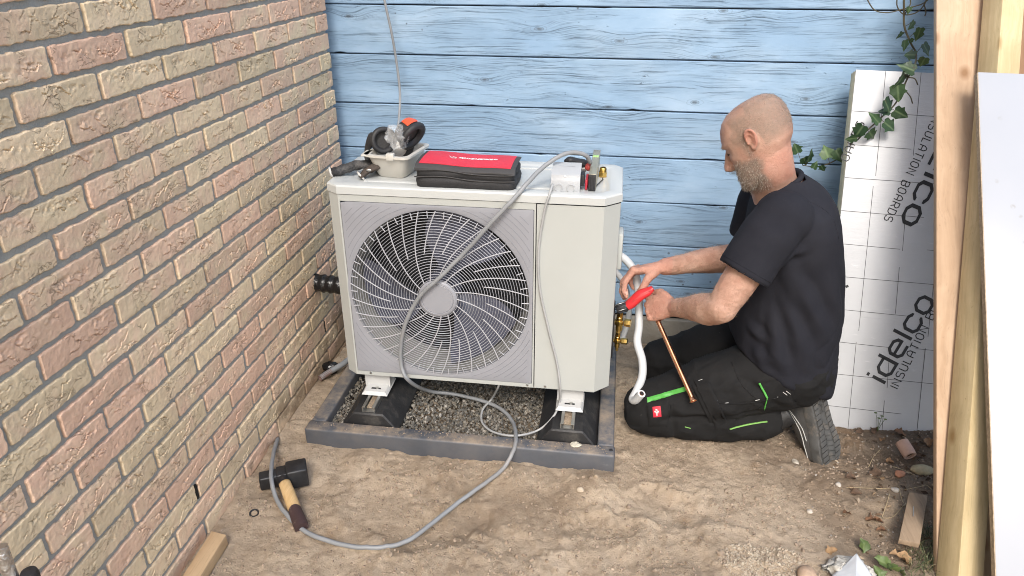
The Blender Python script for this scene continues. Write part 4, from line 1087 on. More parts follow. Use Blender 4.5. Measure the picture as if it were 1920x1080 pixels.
def flap(s0, s1, t0, t1, n0, n1, ns=40, nt=12):
    mb = MB(); top = [[flap_pt(s0 + (s1 - s0) * i / ns, t0 + (t1 - t0) * j / nt, n1) for i in range(ns + 1)] for j in range(nt + 1)]
    bot = [[flap_pt(s0 + (s1 - s0) * i / ns, t0 + (t1 - t0) * j / nt, n0) for i in range(ns + 1)] for j in range(nt + 1)]
    V = [p for r in top for p in r] + [p for r in bot for p in r]; k = ns + 1; o = k * (nt + 1); F = []
    for j in range(nt):
        for i in range(ns):
            a = j * k + i; F.append((a, a + 1, a + k + 1, a + k)); F.append((o + a, o + a + k, o + a + k + 1, o + a + 1))
    per = list(range(k)) + [j * k + ns for j in range(1, nt + 1)] + [nt * k + i for i in range(ns - 1, -1, -1)] + [j * k for j in range(nt - 1, 0, -1)]
    for i in range(len(per)):
        a, b = per[i], per[(i + 1) % len(per)]; F.append((b, a, o + a, o + b))
    return mb.add(V, F)
fl = flap(0, 1, 0, 1, -0.002, 0.0012).build('flap', PIPING, bag, smooth=35)
flap(0.035, 0.955, 0.10, 0.975, 0.0005, 0.0024).build('red_panel', REDN, fl, smooth=35)
WHITEINK = std('white_print', (0.82, 0.80, 0.80), 0.6, var=0.05)
mb = MB(); hh = 0.0105
Wt = text_width('ROTHENBERGER', 0.24)
lettering(mb, 'ROTHENBERGER', lambda x, y: flap_pt(0.395 + x / (bx1 - bx0), 0.50 + y / (by1 - by0), 0.0031), hh, 0.26, 0.24, 0.25)
for q in ([(-0.4, -0.1), (0.35, -0.55), (1.3, -0.55)], [(-0.9, 1.05), (-0.2, 0.1), (1.3, 0.1)], [(0.1, 0.8), (0.7, 0.45), (1.3, 0.45)]):
    ribbon(mb, [Vector((x * hh - 0.020, y * hh)) for x, y in q], 0.0022, lambda x, y: flap_pt(0.395 + x / (bx1 - bx0), 0.515 + y / (by1 - by0), 0.0031))
mb.build('printed_text', WHITEINK, fl, smooth=0, fix=False)
for zz, nm in ((0.0335, 'zip'), (0.052, 'seam')):
    pts = [(bx0 - 0.0035 + (bx1 - bx0 + 0.007) * i / 30, by0 - 0.0065 - 0.0015 * math.sin(i * 0.5), LZ + zz + 0.004 * math.sin(i * 0.22) - 0.006 * i / 30 * zz / 0.06) for i in range(31)]
    MB().tube(pts, 0.0016, 6).build(nm, PIPING, bag, smooth=180)

# white isolator box
SWB = std('switch_box_plastic', (0.385, 0.40, 0.415), 0.35, var=0.03, dirt=(0.5, 0.46, 0.4), dirt_amt=0.05)
sbx = empty('isolator_box', (0.878, 1.945, LZ), 'small white electrical junction box with two round knockouts on the lid', 'junction box')
prof = [(1.909, 0.001), (1.906, 0.004), (1.906, 0.030), (1.909, 0.035), (1.913, 0.047), (1.918, 0.051), (1.980, 0.064), (1.985, 0.060), (1.985, 0.001)]
rings = [[(x, 1.945 + (y - 1.945) * k, LZ + z) for y, z in prof] for x, k in ((0.838, 0.985), (0.840, 1), (0.915, 1), (0.917, 0.985))]
MB().loft(rings).build('housing', SWB, sbx, smooth=30)
for x in (0.860, 0.893):
    MB().lathe([(0.0, 0.0015), (0.0085, 0.0015), (0.0090, 0.0), (0.0112, 0.0), (0.0118, 0.0015), (0.0118, 0.006)], (x, 1.9035, LZ + 0.0135), (0, 1, 0), 22).build('knockout', SWB, sbx, smooth=30)
MB().lathe([(0.0, -0.0012), (0.003, -0.001), (0.0036, 0.001)], (0.876, 1.912, LZ + 0.0445), (0, 0.95, -0.3), 12).build('screw', STEEL, sbx)
mb = MB()
for k, (x0, x1) in enumerate(((0.858, 0.866), (0.868, 0.879), (0.881, 0.887), (0.889, 0.900))):
    ribbon(mb, [Vector((x0, 0)), Vector((x1, 0))], 0.003, lambda x, y: (x, 1.958 + y, LZ + 0.0602))
mb.build('printed_text', std('pale_print', (0.45, 0.47, 0.50), 0.6), sbx, smooth=0, fix=False)
MB().box((0.9172, 1.93, LZ + 0.012), (0.9280, 1.965, LZ + 0.045), 0.002).build('rotary_lever', BLACK, sbx)
# spirit level / flaring bar
LEV = std('anodised_bar', (0.46, 0.42, 0.32), 0.36, 0.7, var=0.08)
lv = empty('spirit_level', (0.955, 2.03, LZ), 'short metal spirit level with a dark end cap lying beside the junction box', 'spirit level')
p0 = Vector((0.949, 1.932, LZ)); p1 = P(1121, 279, z=LZ + 0.05); dv = Vector((p1.x - 0.002 - p0.x, p1.y - p0.y, 0)); ln = dv.length; dv.normalize(); sd = Vector((dv.y, -dv.x, 0)); up = Vector((0, 0, 1))
MB().obox(p0 + dv * (ln / 2 + 0.002) + up * 0.0235, sd * 0.0105, dv * (ln / 2), up * 0.0235, 0.0015).build('bar', LEV, lv)
MB().obox(p0 - dv * 0.0015 + up * 0.0235, sd * 0.0098, dv * 0.0030, up * 0.0225, 0.001).build('end_cap', BLACK, lv)
for k in range(4): MB().obox(p0 - dv * 0.0048 + up * 0.0235 + sd * (-0.006 + 0.004 * k), sd * 0.0009, dv * 0.0008, up * 0.018).build('cap_rib', MUFF, lv)
gg = G('vial_green'); gg.set(Base_Color=(0.45, 0.75, 0.25), Roughness=0.15, Alpha=0.8)
MB().obox(p0 + dv * (ln * 0.72) + up * 0.0472, sd * 0.0085, dv * 0.010, up * 0.0012, 0.0008).build('vial', gg.mat, lv)
MB().obox(p0 + sd * -0.0160 + dv * 0.03 + up * 0.016, sd * 0.0035, dv * 0.03, up * 0.015, 0.003).build('red_grip', std('red_grip', (0.45, 0.03, 0.05), 0.5), lv)
# pipe cutter behind the box
ct = empty('pipe_cutter', P(1080, 305, z=LZ), 'black and red hand tool lying behind the junction box', 'hand tool')
c0 = P(1058, 303, y=2.03); c1_ = P(1108, 309, y=2.045); c0.z = max(c0.z, LZ + 0.02); c1_.z = max(c1_.z, LZ + 0.014)
MB().tube(spline([c0, c0.lerp(c1_, 0.3) + Vector((0, 0, 0.004)), c0.lerp(c1_, 0.7), c1_], 5), [0.005, 0.008, 0.011, 0.013, 0.0135, 0.013, 0.012, 0.012, 0.013, 0.014, 0.014, 0.013, 0.012, 0.012, 0.011, 0.010], 12).build('handle', BLACK, ct, smooth=180)
MB().ell(c1_ + Vector((-0.006, -0.012, -0.003)), (0.012, 0.008, 0.012), 12, 8).build('red_knob', std('red_knob', (0.42, 0.06, 0.05), 0.5), ct)
MB().obox(c0.lerp(c1_, 0.55) + Vector((0, 0.0, -0.016)), (0.022, 0, 0), (0, 0.008, 0), (0, 0, 0.0065), 0.002).build('jaw', STEEL, ct)
# brass flare nut
fnut = empty('flare_nut', P(1130, 330, z=LZ), 'brass flare nut standing alone near the right end of the lid', 'nut')
c = P(1130, 331, z=LZ)
MB().lathe([(0.0122, 0.0), (0.0130, 0.0015), (0.0130, 0.013), (0.0120, 0.0145)], c, (0, 0, 1), 6).build('hexagon', BRASS, fnut, smooth=25)
MB().lathe([(0.0108, 0.0145), (0.0100, 0.024), (0.0085, 0.0275), (0.0068, 0.0278), (0.0066, 0.020)], c, (0, 0, 1), 20, cap=False).build('shoulder', BRASS, fnut, smooth=40)
MB().lathe([(0.0, 0.0245), (0.0067, 0.0245)], c, (0, 0, 1), 16).build('bore', BLACK, fnut)
c = P(1122, 346, z=LZ + 0.003)
tag(MB().tube([P(1116, 350, z=LZ + .003), P(1131, 336, z=LZ + .003), P(1129, 333, z=LZ + .012)], 0.0016, 6).build('hex_key', std('black_steel', (0.06, 0.06, 0.065), 0.35, 0.9), None), 'thin black hex key lying in front of the brass nut', 'hex key')

# ------------------------------------------------------------------ club hammer in the sand
IRON = std('hammer_iron', (0.030, 0.031, 0.034), 0.42, 0.35, var=0.35, scale=25, bump=0.0008, bscale=90, dirt=(0.24, 0.185, 0.13), dirt_amt=0.10)
ASH = mat_wood('ash_handle', (0.62, 0.44, 0.23), (0.50, 0.33, 0.15), (0.30, 0.18, 0.08), 1.6, axis=1, rough=0.5)
ham = empty('club_hammer', P(530, 895, z=0.0), 'black headed club hammer with short wooden handle lying in the sand', 'hammer')
h0 = P(487, 905, z=0.030); h1 = P(577, 886, z=0.030); hx = (h1 - h0).normalized(); hy = Vector((-hx.y, hx.x, 0)).normalized(); hz = Vector((0, 0, 1)); hl = (h1 - h0).length
def block(t0, t1, w, h, r, nm):
    MB().obox(h0 + hx * hl * (t0 + t1) / 2 + hz * 0.004, hx * hl * (t1 - t0) / 2, hy * w, hz * h, r, 3).build(nm, IRON, ham, smooth=30)
block(0.0, 0.40, 0.019, 0.021, 0.005, 'peen'); block(0.36, 0.62, 0.0225, 0.0235, 0.004, 'eye_block'); block(0.56, 1.0, 0.029, 0.031, 0.006, 'face_block')
g0 = h0 + hx * hl * 0.46 + hz * 0.012; g3 = P(566, 990, z=0.022)
hp = spline([g0 + hy * 0.022, g0.lerp(g3, 0.12), g0.lerp(g3, 0.35) + hz * 0.002, g0.lerp(g3, 0.62), g0.lerp(g3, 0.85), g3], 5); n = len(hp)
k = int(n * 0.62)
MB().tube(hp[:k + 1], [0.0145 + 0.003 * math.sin(i / n * 3.0) for i in range(k + 1)], 16, flat=0.8).build('handle', ASH, ham, smooth=50)
MB().tube(hp[k - 1:], [0.0168 + 0.0025 * math.sin(i / (n - k) * 2.2) for i in range(n - k + 1)], 16, flat=0.82).build('grip', std('dip_brown', (0.048, 0.026, 0.026), 0.6, var=0.3, dirt=(0.4, 0.33, 0.26), dirt_amt=0.2, dscale=30), ham, smooth=40)
MB().lathe([(0.0172, 0.0), (0.0165, 0.03), (0.0178, 0.034)], g0.lerp(g3, 0.03), (g3 - g0).normalized(), 16, cap=False).build('collar', BLACK, ham, smooth=60)

# ------------------------------------------------------------------ offcuts
def offcut(name, quad, th, mat, label):
    """quad: four ground points; a sawn board of thickness th"""
    q = [Vector(p) for p in quad]; c = sum(q, Vector()) / 4
    mb = MB().prism(q, (0, 0, th)); bm = bmesh.new()
    vs = [bm.verts.new(v) for v in mb.v]; [bm.faces.new([vs[i] for i in f]) for f in mb.f]
    bmesh.ops.bevel(bm, geom=list(bm.edges), offset=0.0015, segments=2, profile=0.5, affect='EDGES'); bm.verts.index_update()
    m = MB().add([v.co for v in bm.verts], [[v.index for v in f.verts] for f in bm.faces]); bm.free()
    return tag(m.build(name, mat, None, smooth=30), label, 'offcut')
a = P(397, 996, z=0.045); b = P(424, 1003, z=0.045); d = (P(345, 1076, z=0.045) - a).normalized()
a.z = b.z = 0.012
offcut('wood_offcut', [a, b, b + d * 0.42, a + d * 0.42], 0.034, FRESH, 'fresh sawn wood offcut lying along the foot of the brick wall')
zz = 0.006
offcut('wood_offcut', [P(1702, 931, z=0.03) * 1.0, P(1737, 937, z=0.03), P(1722, 1028, z=0.03), P(1683, 1019, z=0.03)], 0.016, GREYW, 'dirty weathered wood offcut with a staple on the soil at right')
MB().tube([P(1713, 950, z=0.0475), P(1712, 968, z=0.0475)], 0.0009, 5).build('staple', STEEL, bpy.data.objects['wood_offcut.001'])
# silver and black clamp against the wall, cut by the lower left corner
cl = empty('pole_clamp', (0.075, 0.86, 0), 'silver pole with a black knob standing in the bottom left corner', 'pole')
q = P(8, 1050, x=0.075)
MB().tube([(0.075, q.y, -0.02), (0.075, q.y, q.z - 0.02), (0.070, q.y + 0.006, q.z + 0.022)], [0.011, 0.011, 0.0105], 14).build('tube', std('crumpled_foil', (0.62, 0.62, 0.63), 0.28, 1.0, bump=0.006, bscale=70), cl, smooth=40)
k = P(56, 1078, x=0.095)
MB().lathe([(0.006, -0.03), (0.012, -0.028), (0.014, 0.0), (0.012, 0.008), (0.0, 0.010)], k, (0, 0, 1), 14).build('knob', BLACK, cl, smooth=40)
MB().tube([(0.075, q.y, k.z - 0.022), (k.x, k.y, k.z - 0.022)], 0.006, 10).build('bolt', STEEL, cl)

# ------------------------------------------------------------------ ivy
def mat_leaf(name, a, b, vein):
    g = G(name); p = g.coord('Object'); r = g.rand(); s = g.sep(p)
    n = g.noise(p, 90, 4, 0.6)
    c = g.mix(r, a, b)
    c = g.mix(g.ramp(n, [(0.35, 0.5), (0.65, 0.0)]), c, tuple(x * 0.6 for x in a))
    vv = g.math('ABSOLUTE', s[0])
    c = g.mix(g.ramp(vv, [(0.0, 0.6), (0.0012, 0.0)]), c, vein)
    return g.set(Base_Color=c, Roughness=0.42, Specular_IOR_Level=0.45, Normal=g.bump(n, 0.001))
IVY = mat_leaf('ivy_leaf', (0.018, 0.046, 0.020), (0.045, 0.092, 0.034), (0.14, 0.20, 0.10))
IVYL = mat_leaf('ivy_leaf_young', (0.07, 0.125, 0.042), (0.095, 0.155, 0.05), (0.2, 0.28, 0.12))
STEM = std('ivy_stem', (0.075, 0.065, 0.038), 0.7, var=0.3, bump=0.0006)
def leaf_mesh(seed):
    rs = np.random.RandomState(seed)
    pol = [(0, 0), (.22, -.10), (.44, .02), (.40, .30), (.55, .42), (.33, .58), (.16, .80), (0, 1.05)]
    pol = [(x * rs.uniform(.85, 1.15), y * rs.uniform(.93, 1.07)) for x, y in pol]
    R = pol[1:-1]; Lf = [(-x * rs.uniform(.85, 1.1), y) for x, y in R]
    V = []; F = []
    mid = [(0, 0, 0), (0, .35, -.02), (0, .7, -.03), (0, pol[-1][1], -0.10)]
    V += mid
    for side in (R, Lf):
        o = len(V)
        for x, y in side: V.append((x, y, 0.18 * abs(x) - 0.22 * x * x - 0.08 * (y > .6) + rs.uniform(-.03, .03)))
        ids = list(range(o, o + 6))
        fs = [(0, ids[0], ids[1]), (0, ids[1], 1), (ids[1], ids[2], 1), (ids[2], ids[3], ids[4]), (1, ids[2], ids[4]), (1, ids[4], 2), (ids[4], ids[5], 2), (ids[5], 3, 2)]
        F += fs if side is R else [tuple(reversed(f)) for f in fs]
    me = bpy.data.meshes.new('leaf'); me.from_pydata([(x * .042, y * .042, z * .042) for x, y, z in V], [], F)
    bm = bmesh.new(); bm.from_mesh(me); bmesh.ops.subdivide_edges(bm, edges=list(bm.edges), cuts=1, smooth=0.4); bm.to_mesh(me); bm.free()
    me.polygons.foreach_set('use_smooth', [True] * len(me.polygons)); return me
LM = []
for i in range(6):
    m_ = leaf_mesh(i); m_.materials.append(IVYL if i == 5 else IVY); LM.append(m_)
def ivy_y(u, v):
    zf = 1.43 - (v + 145) * 0.00185
    return 2.40 if (v > 120 and u > 1590) else (2.50 if v > 240 else 2.54 if v < 110 else 2.46)
def ip(zx, zy, dy=0.0):
    u, v = 1480 + zx / 2, zy / 2; return P(u, v, y=ivy_y(u, v) + dy)
ivy = empty('ivy', P(1700, 10, y=2.5), 'trailing dark green ivy hanging across the planks and the insulation board', 'ivy')
main = [(430, -40), (430, 30), (432, 100), (455, 160), (475, 200), (470, 245), (440, 300), (400, 385), (340, 445), (270, 510), (215, 570), (160, 608), (105, 625), (50, 620)]
mp = spline([ip(*q) for q in main], 6)
MB().tube(mp, [0.0034 - 0.0018 * i / len(mp) for i in range(len(mp))], 7).build('stem', STEM, ivy, smooth=180)
for tw in ([(285, -15), (320, 38), (375, 46), (430, 33), (495, 16), (530, -10)], [(405, -20), (405, 25), (432, 55), (480, 45), (510, 10), (515, -20)], [(440, -25), (455, 10), (432, 55)], [(505, 15), (512, 45), (508, 60)], [(445, 290), (470, 295), (482, 318)], [(440, 345), (455, 365), (462, 388)], [(215, 570), (232, 540), (236, 520)]):
    MB().tube(spline([ip(*q) for q in tw], 5), 0.0019, 6).build('tendril', STEM, ivy, smooth=180)
leaves = [(452, 95, 32), (485, 130, 40), (512, 188, 44), (414, 135, 26), (433, 172, 34), (455, 200, 36), (500, 238, 36), (443, 250, 52), (410, 300, 52), (408, 350, 50), (372, 400, 52), (322, 440, 46), (258, 497, 50), (318, 512, 48), (418, 425, 44), (375, 475, 46),
          (185, 585, 48), (137, 567, 50), (75, 580, 48), (62, 608, 36), (25, 555, 38), (232, 520, 34), (97, 618, 28), (448, 40, 22), (360, 412, 34), (125, 632, 26), (457, 155, 18)]
for i, (x, y, s) in enumerate(leaves):
    c = ip(x, y, -0.016)
    near = min(mp, key=lambda q: (q - c).length)
    o = link_mesh('leaf', LM[5] if (x, y) in ((137, 567), (500, 238)) else LM[i % 5], ivy, c - ivy.location)
    d = (c - near); d.y = 0
    if d.length < 1e-4: d = Vector((0.3, 0, -1))
    ang = math.atan2(d.x, d.z)
    ang = math.pi + rnd.uniform(-0.7, 0.7) if rnd.random() < 0.55 else ang
    Rm = Matrix.Rotation(rnd.uniform(-0.8, 0.8), 4, 'Z') @ Matrix.Rotation(math.pi / 2 + rnd.uniform(-0.6, 0.3), 4, 'X') @ Matrix.Identity(4)
    Ry = Matrix.Rotation(ang, 4, 'Y')
    sc = s / 44.0 * 1.0
    o.matrix_local = Matrix.Translation(c - ivy.location - (Ry @ Vector((0, 0, 0.021 * sc)))) @ Ry @ Rm @ Matrix.Scale(sc, 4)
    MB().tube([near, c - (Ry @ Vector((0, 0, 0.021 * sc)))], 0.0009, 5).build('petiole', STEM, ivy, smooth=180)
# ------------------------------------------------------------------ the kneeling worker
from mathutils.bvhtree import BVHTree
def remeshed(mb, voxel, smooth_it=4, fac=0.5):
    """union of the closed shapes in mb as one continuous surface; returns vertices, faces"""
    me = bpy.data.meshes.new('tmp'); me.from_pydata(mb.v, [], mb.f)
    bm = bmesh.new(); bm.from_mesh(me); bmesh.ops.recalc_face_normals(bm, faces=list(bm.faces)); bm.to_mesh(me); bm.free()
    o = bpy.data.objects.new('tmp', me); COL.objects.link(o)
    r = o.modifiers.new('r', 'REMESH'); r.mode = 'VOXEL'; r.voxel_size = voxel
    if smooth_it:
        s = o.modifiers.new('s', 'SMOOTH'); s.factor = fac; s.iterations = smooth_it
    dg_ = bpy.context.evaluated_depsgraph_get(); dg_.update()
    ev = o.evaluated_get(dg_).to_mesh()
    n = len(ev.vertices); V = np.empty(n * 3); ev.vertices.foreach_get('co', V); V = V.reshape(-1, 3)
    N = np.empty(n * 3); ev.vertices.foreach_get('normal', N); N = N.reshape(-1, 3)
    F = [tuple(p.vertices) for p in ev.polygons]
    bpy.data.objects.remove(o, do_unlink=True); bpy.data.meshes.remove(me)
    return V, N, F
def mesh_obj(name, V, F, mat, parent, smooth=180, attrs=None):
    me = bpy.data.meshes.new(name); o_ = np.array(wloc(parent)) if parent else np.zeros(3)
    me.from_pydata((V - o_).tolist(), [], F)
    me.polygons.foreach_set('use_smooth', [True] * len(me.polygons)); me.materials.append(mat)
    for k, a in (attrs or {}).items():
        at = me.attributes.new(k, 'FLOAT', 'POINT'); at.data.foreach_set('value', np.asarray(a, np.float32))
    me.update(); return link_mesh(name, me, parent)
def vec(*a): return np.array(a, float)
def nv(a): a = np.asarray(a, float); return a / np.linalg.norm(a)
def limb(mb, pts, rad, seg=20, n=6, flat=1.0, up=None):
    """smooth tapering tube with rounded ends"""
    ps = spline(pts, n); k = np.linspace(0, len(pts) - 1, len(ps)); rs = np.interp(k, range(len(rad)), rad)
    mb.tube(ps, list(rs), seg, flat=flat, up=up)
    mb.ell(ps[0], (rs[0],) * 3, 14, 9); mb.ell(ps[-1], (rs[-1],) * 3, 14, 9)
    return ps
def ering(c, ax, ay, n=28, e=2.0, front=None):
    out = []
    for j in range(n):
        a = 2 * math.pi * j / n; ca, sa = math.cos(a), math.sin(a)
        r = (abs(ca) ** e + abs(sa) ** e) ** (-1 / e)
        out.append(Vector(c) + Vector(ax) * ca * r + Vector(ay) * sa * r)
    return out

man = empty('person', (1.42, 2.07, 0.0), 'bald bearded worker in black shirt and trousers kneeling beside the heat pump', 'person')

# --- skeleton
HIPN, HIPF = Vector((1.585, 1.975, 0.255)), Vector((1.60, 2.165, 0.255))
KN, KF = P(1206, 768, y=1.955), P(1236, 682, y=2.215)
KN.z = max(KN.z, 0.085); KF.z = max(KF.z, 0.088)
AN, AF = Vector((1.530, 1.962, 0.076)), Vector((1.63, 2.17, 0.085))
SN, SF = P(1464, 408, y=1.890), Vector((1.475, 2.235, 0.735))
EN = P(1352, 578, y=1.815); WN = P(1267, 577, y=2.005)
EF = P(1398, 478, y=2.255); WF = P(1247, 500, y=2.09)

body = MB()
# --- head in its own frame: x to the person's left, y forward, z up, origin between the ears
HYAW, HP = math.radians(25), math.radians(37)
HF = Vector((-math.cos(HP) * math.cos(HYAW), math.cos(HP) * math.sin(HYAW), -math.sin(HP)))
HL = Vector((-math.sin(HYAW), -math.cos(HYAW), 0.0)); HU = HL.cross(HF)
if HU.z < 0: HU = -HU
HO = P(1412, 256, y=1.950) - HL * 0.073 - Vector((0.004, 0, 0.025)); HS = 0.955
def hw(x, y, z): return HO + (HL * x + HF * y + HU * z) * HS
EDY, EDZ = -0.010, 0.014
ESC = 0.84
lev = [  # z, front y, back y, half width, exponent
 (0.1130, -0.005, -0.030, 0.010, 2.0), (0.1110, 0.018, -0.052, 0.034, 2.0), (0.1040, 0.044, -0.075, 0.052, 2.05), (0.0900, 0.066, -0.093, 0.066, 2.1), (0.0710, 0.081, -0.1035, 0.0735, 2.15), (0.0500, 0.0895, -0.1075, 0.0760, 2.2),
 (0.0300, 0.0925, -0.107, 0.0760, 2.25), (0.0120, 0.0890, -0.104, 0.0750, 2.3), (-0.0070, 0.0890, -0.099, 0.0730, 2.3), (-0.0270, 0.0900, -0.090, 0.0705, 2.3), (-0.0480, 0.0910, -0.070, 0.0675, 2.3),
 (-0.0660, 0.0960, -0.040, 0.0635, 2.3), (-0.0850, 0.0990, -0.015, 0.0575, 2.3), (-0.1020, 0.1000, 0.010, 0.0470, 2.2), (-0.1125, 0.0950, 0.034, 0.0330, 2.1), (-0.1165, 0.0820, 0.050, 0.0160, 2.0)]
rings = []
for z, f, b, w, e in lev:
    c = (f + b) / 2; h = (f - b) / 2
    rings.append([Vector(p) for p in ering(hw(0, c, z), HL * w * HS, HF * h * HS, 36, e)])
body.loft(rings)
# nose
nr = []
for z, y, w, d in ((0.020, 0.084, 0.008, 0.010), (0.007, 0.092, 0.0085, 0.013), (-0.008, 0.100, 0.0095, 0.015), (-0.023, 0.107, 0.012, 0.018), (-0.034, 0.109, 0.0155, 0.019), (-0.041, 0.104, 0.0150, 0.016), (-0.046, 0.095, 0.010, 0.011)):
    nr.append(ering(hw(0, y, z), HL * w * HS, HF * d * HS, 18))
body.loft(nr)
# ears: folded rim, bowl and lobe
for s in (1, -1):
    rim = [(0.076, 0.012, -0.012), (0.080, 0.012, 0.006), (0.085, 0.006, 0.024), (0.089, -0.006, 0.033), (0.091, -0.018, 0.029), (0.090, -0.024, 0.014), (0.087, -0.021, -0.004), (0.083, -0.013, -0.018), (0.079, -0.003, -0.029), (0.076, 0.006, -0.027)]
    body.tube(spline([hw(s * (0.075 + (x - 0.075) * 0.85), y * ESC + EDY, z * ESC + EDZ) for x, y, z in rim], 5), 0.0040, 10)
    body.tube(spline([hw(s * (0.075 + (x - 0.075) * 0.85), y * ESC + EDY, z * ESC + EDZ) for x, y, z in ((0.083, 0.002, 0.022), (0.085, -0.010, 0.016), (0.084, -0.013, 0.0), (0.080, -0.006, -0.014))], 5), 0.0034, 8)
    R3 = Matrix((HL, HF, HU)).transposed()
    body.ell(hw(s * 0.0775, -0.005 + EDY, 0.003 + EDZ), (0.004, 0.014, 0.025), 16, 11, rot=R3)
    body.ell(hw(s * 0.0770, 0.003 + EDY, -0.022 + EDZ), (0.005, 0.007, 0.009), 12, 9, rot=R3)
    body.ell(hw(s * 0.0795, 0.0105 + EDY, -0.006 + EDZ), (0.0045, 0.004, 0.006), 10, 8, rot=R3)
# neck
nb = [hw(0, -0.018, -0.015), hw(0, 0.002, -0.072), Vector((1.446, 2.040, 0.815)), Vector((1.474, 2.055, 0.755))]
ps = spline(nb, 6); k = np.linspace(0, 3, len(ps))
rx = np.interp(k, range(4), [0.060, 0.060, 0.063, 0.066]); ry = np.interp(k, range(4), [0.056, 0.058, 0.063, 0.075])
rings = []
for i, p in enumerate(ps):
    t = (ps[min(i + 1, len(ps) - 1)] - ps[max(0, i - 1)]).normalized(); side = Vector((0, 1, 0)) - t * t.y; side.normalize(); fr = t.cross(side)
    rings.append(ering(p, fr * rx[i], side * ry[i], 28))
body.loft(rings)
# trunk and legs under the clothes
limb(body, [Vector((1.50, 2.055, 0.74)), Vector((1.53, 2.06, 0.60)), Vector((1.55, 2.065, 0.42)), Vector((1.58, 2.07, 0.28))], [0.085, 0.10, 0.105, 0.10], 20)
limb(body, [SN + Vector((0.02, 0.03, 0)), SF + Vector((0.02, -0.03, 0))], [0.05, 0.05], 16)
for h, kk, an in ((HIPN, KN, AN), (HIPF, KF, AF)):
    limb(body, [h, (h + kk) / 2, kk], [0.07, 0.06, 0.045], 16); limb(body, [kk, (kk + an) / 2 + Vector((0, 0, 0)), an + Vector((0.03, 0, 0.005))], [0.045, 0.042, 0.034], 16)
# arms
def arm(S, E, W, n_out):
    d = (E - S).normalized(); f = (W - E).normalized()
    limb(body, [S, S.lerp(E, 0.35) , S.lerp(E, 0.75), E], [0.054, 0.0520, 0.0470, 0.0405], 24)
    limb(body, [E - f * 0.004, E.lerp(W, 0.22) + n_out * 0.004, E.lerp(W, 0.45), E.lerp(W, 0.75), W], [0.0405, 0.0455, 0.0415, 0.0315, 0.0270], 24)
    body.ell(E - f * 0.022 + d * 0.012, (0.020, 0.020, 0.020), 12, 9)          # point of the elbow
arm(SN, EN, WN, Vector((0, 0, -1))); arm(SF, EF, WF, Vector((0, 0, -1)))
# hands
PIPE1 = P(1300, 752, y=1.845); _grip = P(1224, 580, y=2.062); PIPE0 = _grip + (_grip - PIPE1).normalized() * 0.055
def hand(W, D, T, Nn, curls, thumb, spread=0.0, splay=(0, 0, 0, 0), scale=1.0):
    """D wrist to knuckles, T towards the thumb, Nn where the palm faces"""
    D, T, Nn = D.normalized(), T.normalized(), Nn.normalized()
    q = lambda d, t, n: W + (D * d + T * t + Nn * n) * scale
    rings = []
    for d, w, th, t0, n0 in ((-0.012, 0.0265, 0.0215, 0, 0), (0.008, 0.0280, 0.0200, 0, 0.0), (0.030, 0.0350, 0.0175, 0.002, 0.001), (0.058, 0.0400, 0.0150, 0.001, 0.001), (0.082, 0.0405, 0.0130, 0, 0.002), (0.092, 0.0380, 0.0105, 0, 0.003)):
        rings.append(ering(q(d, t0, n0), T * w * scale, Nn * th * scale, 24, 2.5))
    body.loft(rings)
    L = ((0.043, 0.026, 0.022), (0.047, 0.030, 0.023), (0.044, 0.028, 0.022), (0.034, 0.021, 0.020)); R = (0.0096, 0.0098, 0.0093, 0.0083)
    tips = []
    for i in range(4):
        base = q(0.086 - (0.0, -0.003, 0.001, 0.009)[i], 0.0300 - 0.0200 * i, 0.0)
        a = 0.0; p = base; pts = [base - D * 0.012 * scale]; pts.append(base)
        body.ell(base - Nn * 0.004 * scale, (0.0105 * scale,) * 3, 12, 9)       # knuckle
        for j in range(3):
            a += math.radians(curls[i][j])
            dr = (D * math.cos(a) + Nn * math.sin(a) + T * math.sin(math.radians(splay[i]))).normalized()
            m = p + dr * L[i][j] * scale; pts += [p.lerp(m, 0.5), m]
            p = m
        r = R[i] * scale
        rad = [r * 1.08, r * 1.12, r * 0.98, r * 1.05, r * 0.90, r * 0.97, r * 0.84, r * 0.66]
        limb(body, pts, rad, 14, 4); tips.append((p, dr, Nn))
    tb = [q(*t) for t in thumb]
    limb(body, tb, [0.0175 * scale, 0.0135 * scale, 0.0118 * scale, 0.0112 * scale, 0.0085 * scale], 14, 5)
    return tips, tb
DN = (P(1213, 578, y=2.055) - WN).normalized()
TN = (PIPE0 - PIPE1).normalized(); TN = (TN - DN * TN.dot(DN)).normalized(); NN = TN.cross(DN)
if NN.y < 0: NN = -NN
tipsN, thumbN = hand(WN + DN * 0.010, DN, TN, NN, ((62, 82, 60), (66, 84, 62), (68, 86, 62), (70, 86, 60)), ((0.018, 0.022, 0.006), (0.045, 0.046, 0.012), (0.070, 0.050, 0.020), (0.090, 0.047, 0.026), (0.104, 0.044, 0.032)), scale=1.0)
DF = (P(1192, 506, y=2.095) - WF).normalized()
TF = Vector((-0.10, -0.85, 0.30)); TF = (TF - DF * TF.dot(DF)).normalized(); NF = DF.cross(TF)
if NF.z > 0: NF = -NF
tipsF, thumbF = hand(WF + DF * 0.008, DF, TF, NF, ((48, 30, 24), (42, 36, 22), (38, 40, 22), (40, 42, 25)), ((0.020, 0.020, 0.008), (0.042, 0.040, 0.026), (0.058, 0.044, 0.048), (0.072, 0.040, 0.064), (0.083, 0.034, 0.076)), splay=(6, 1, -3, -7))
V, N, F = remeshed(body, 0.0029, 5, 0.5)
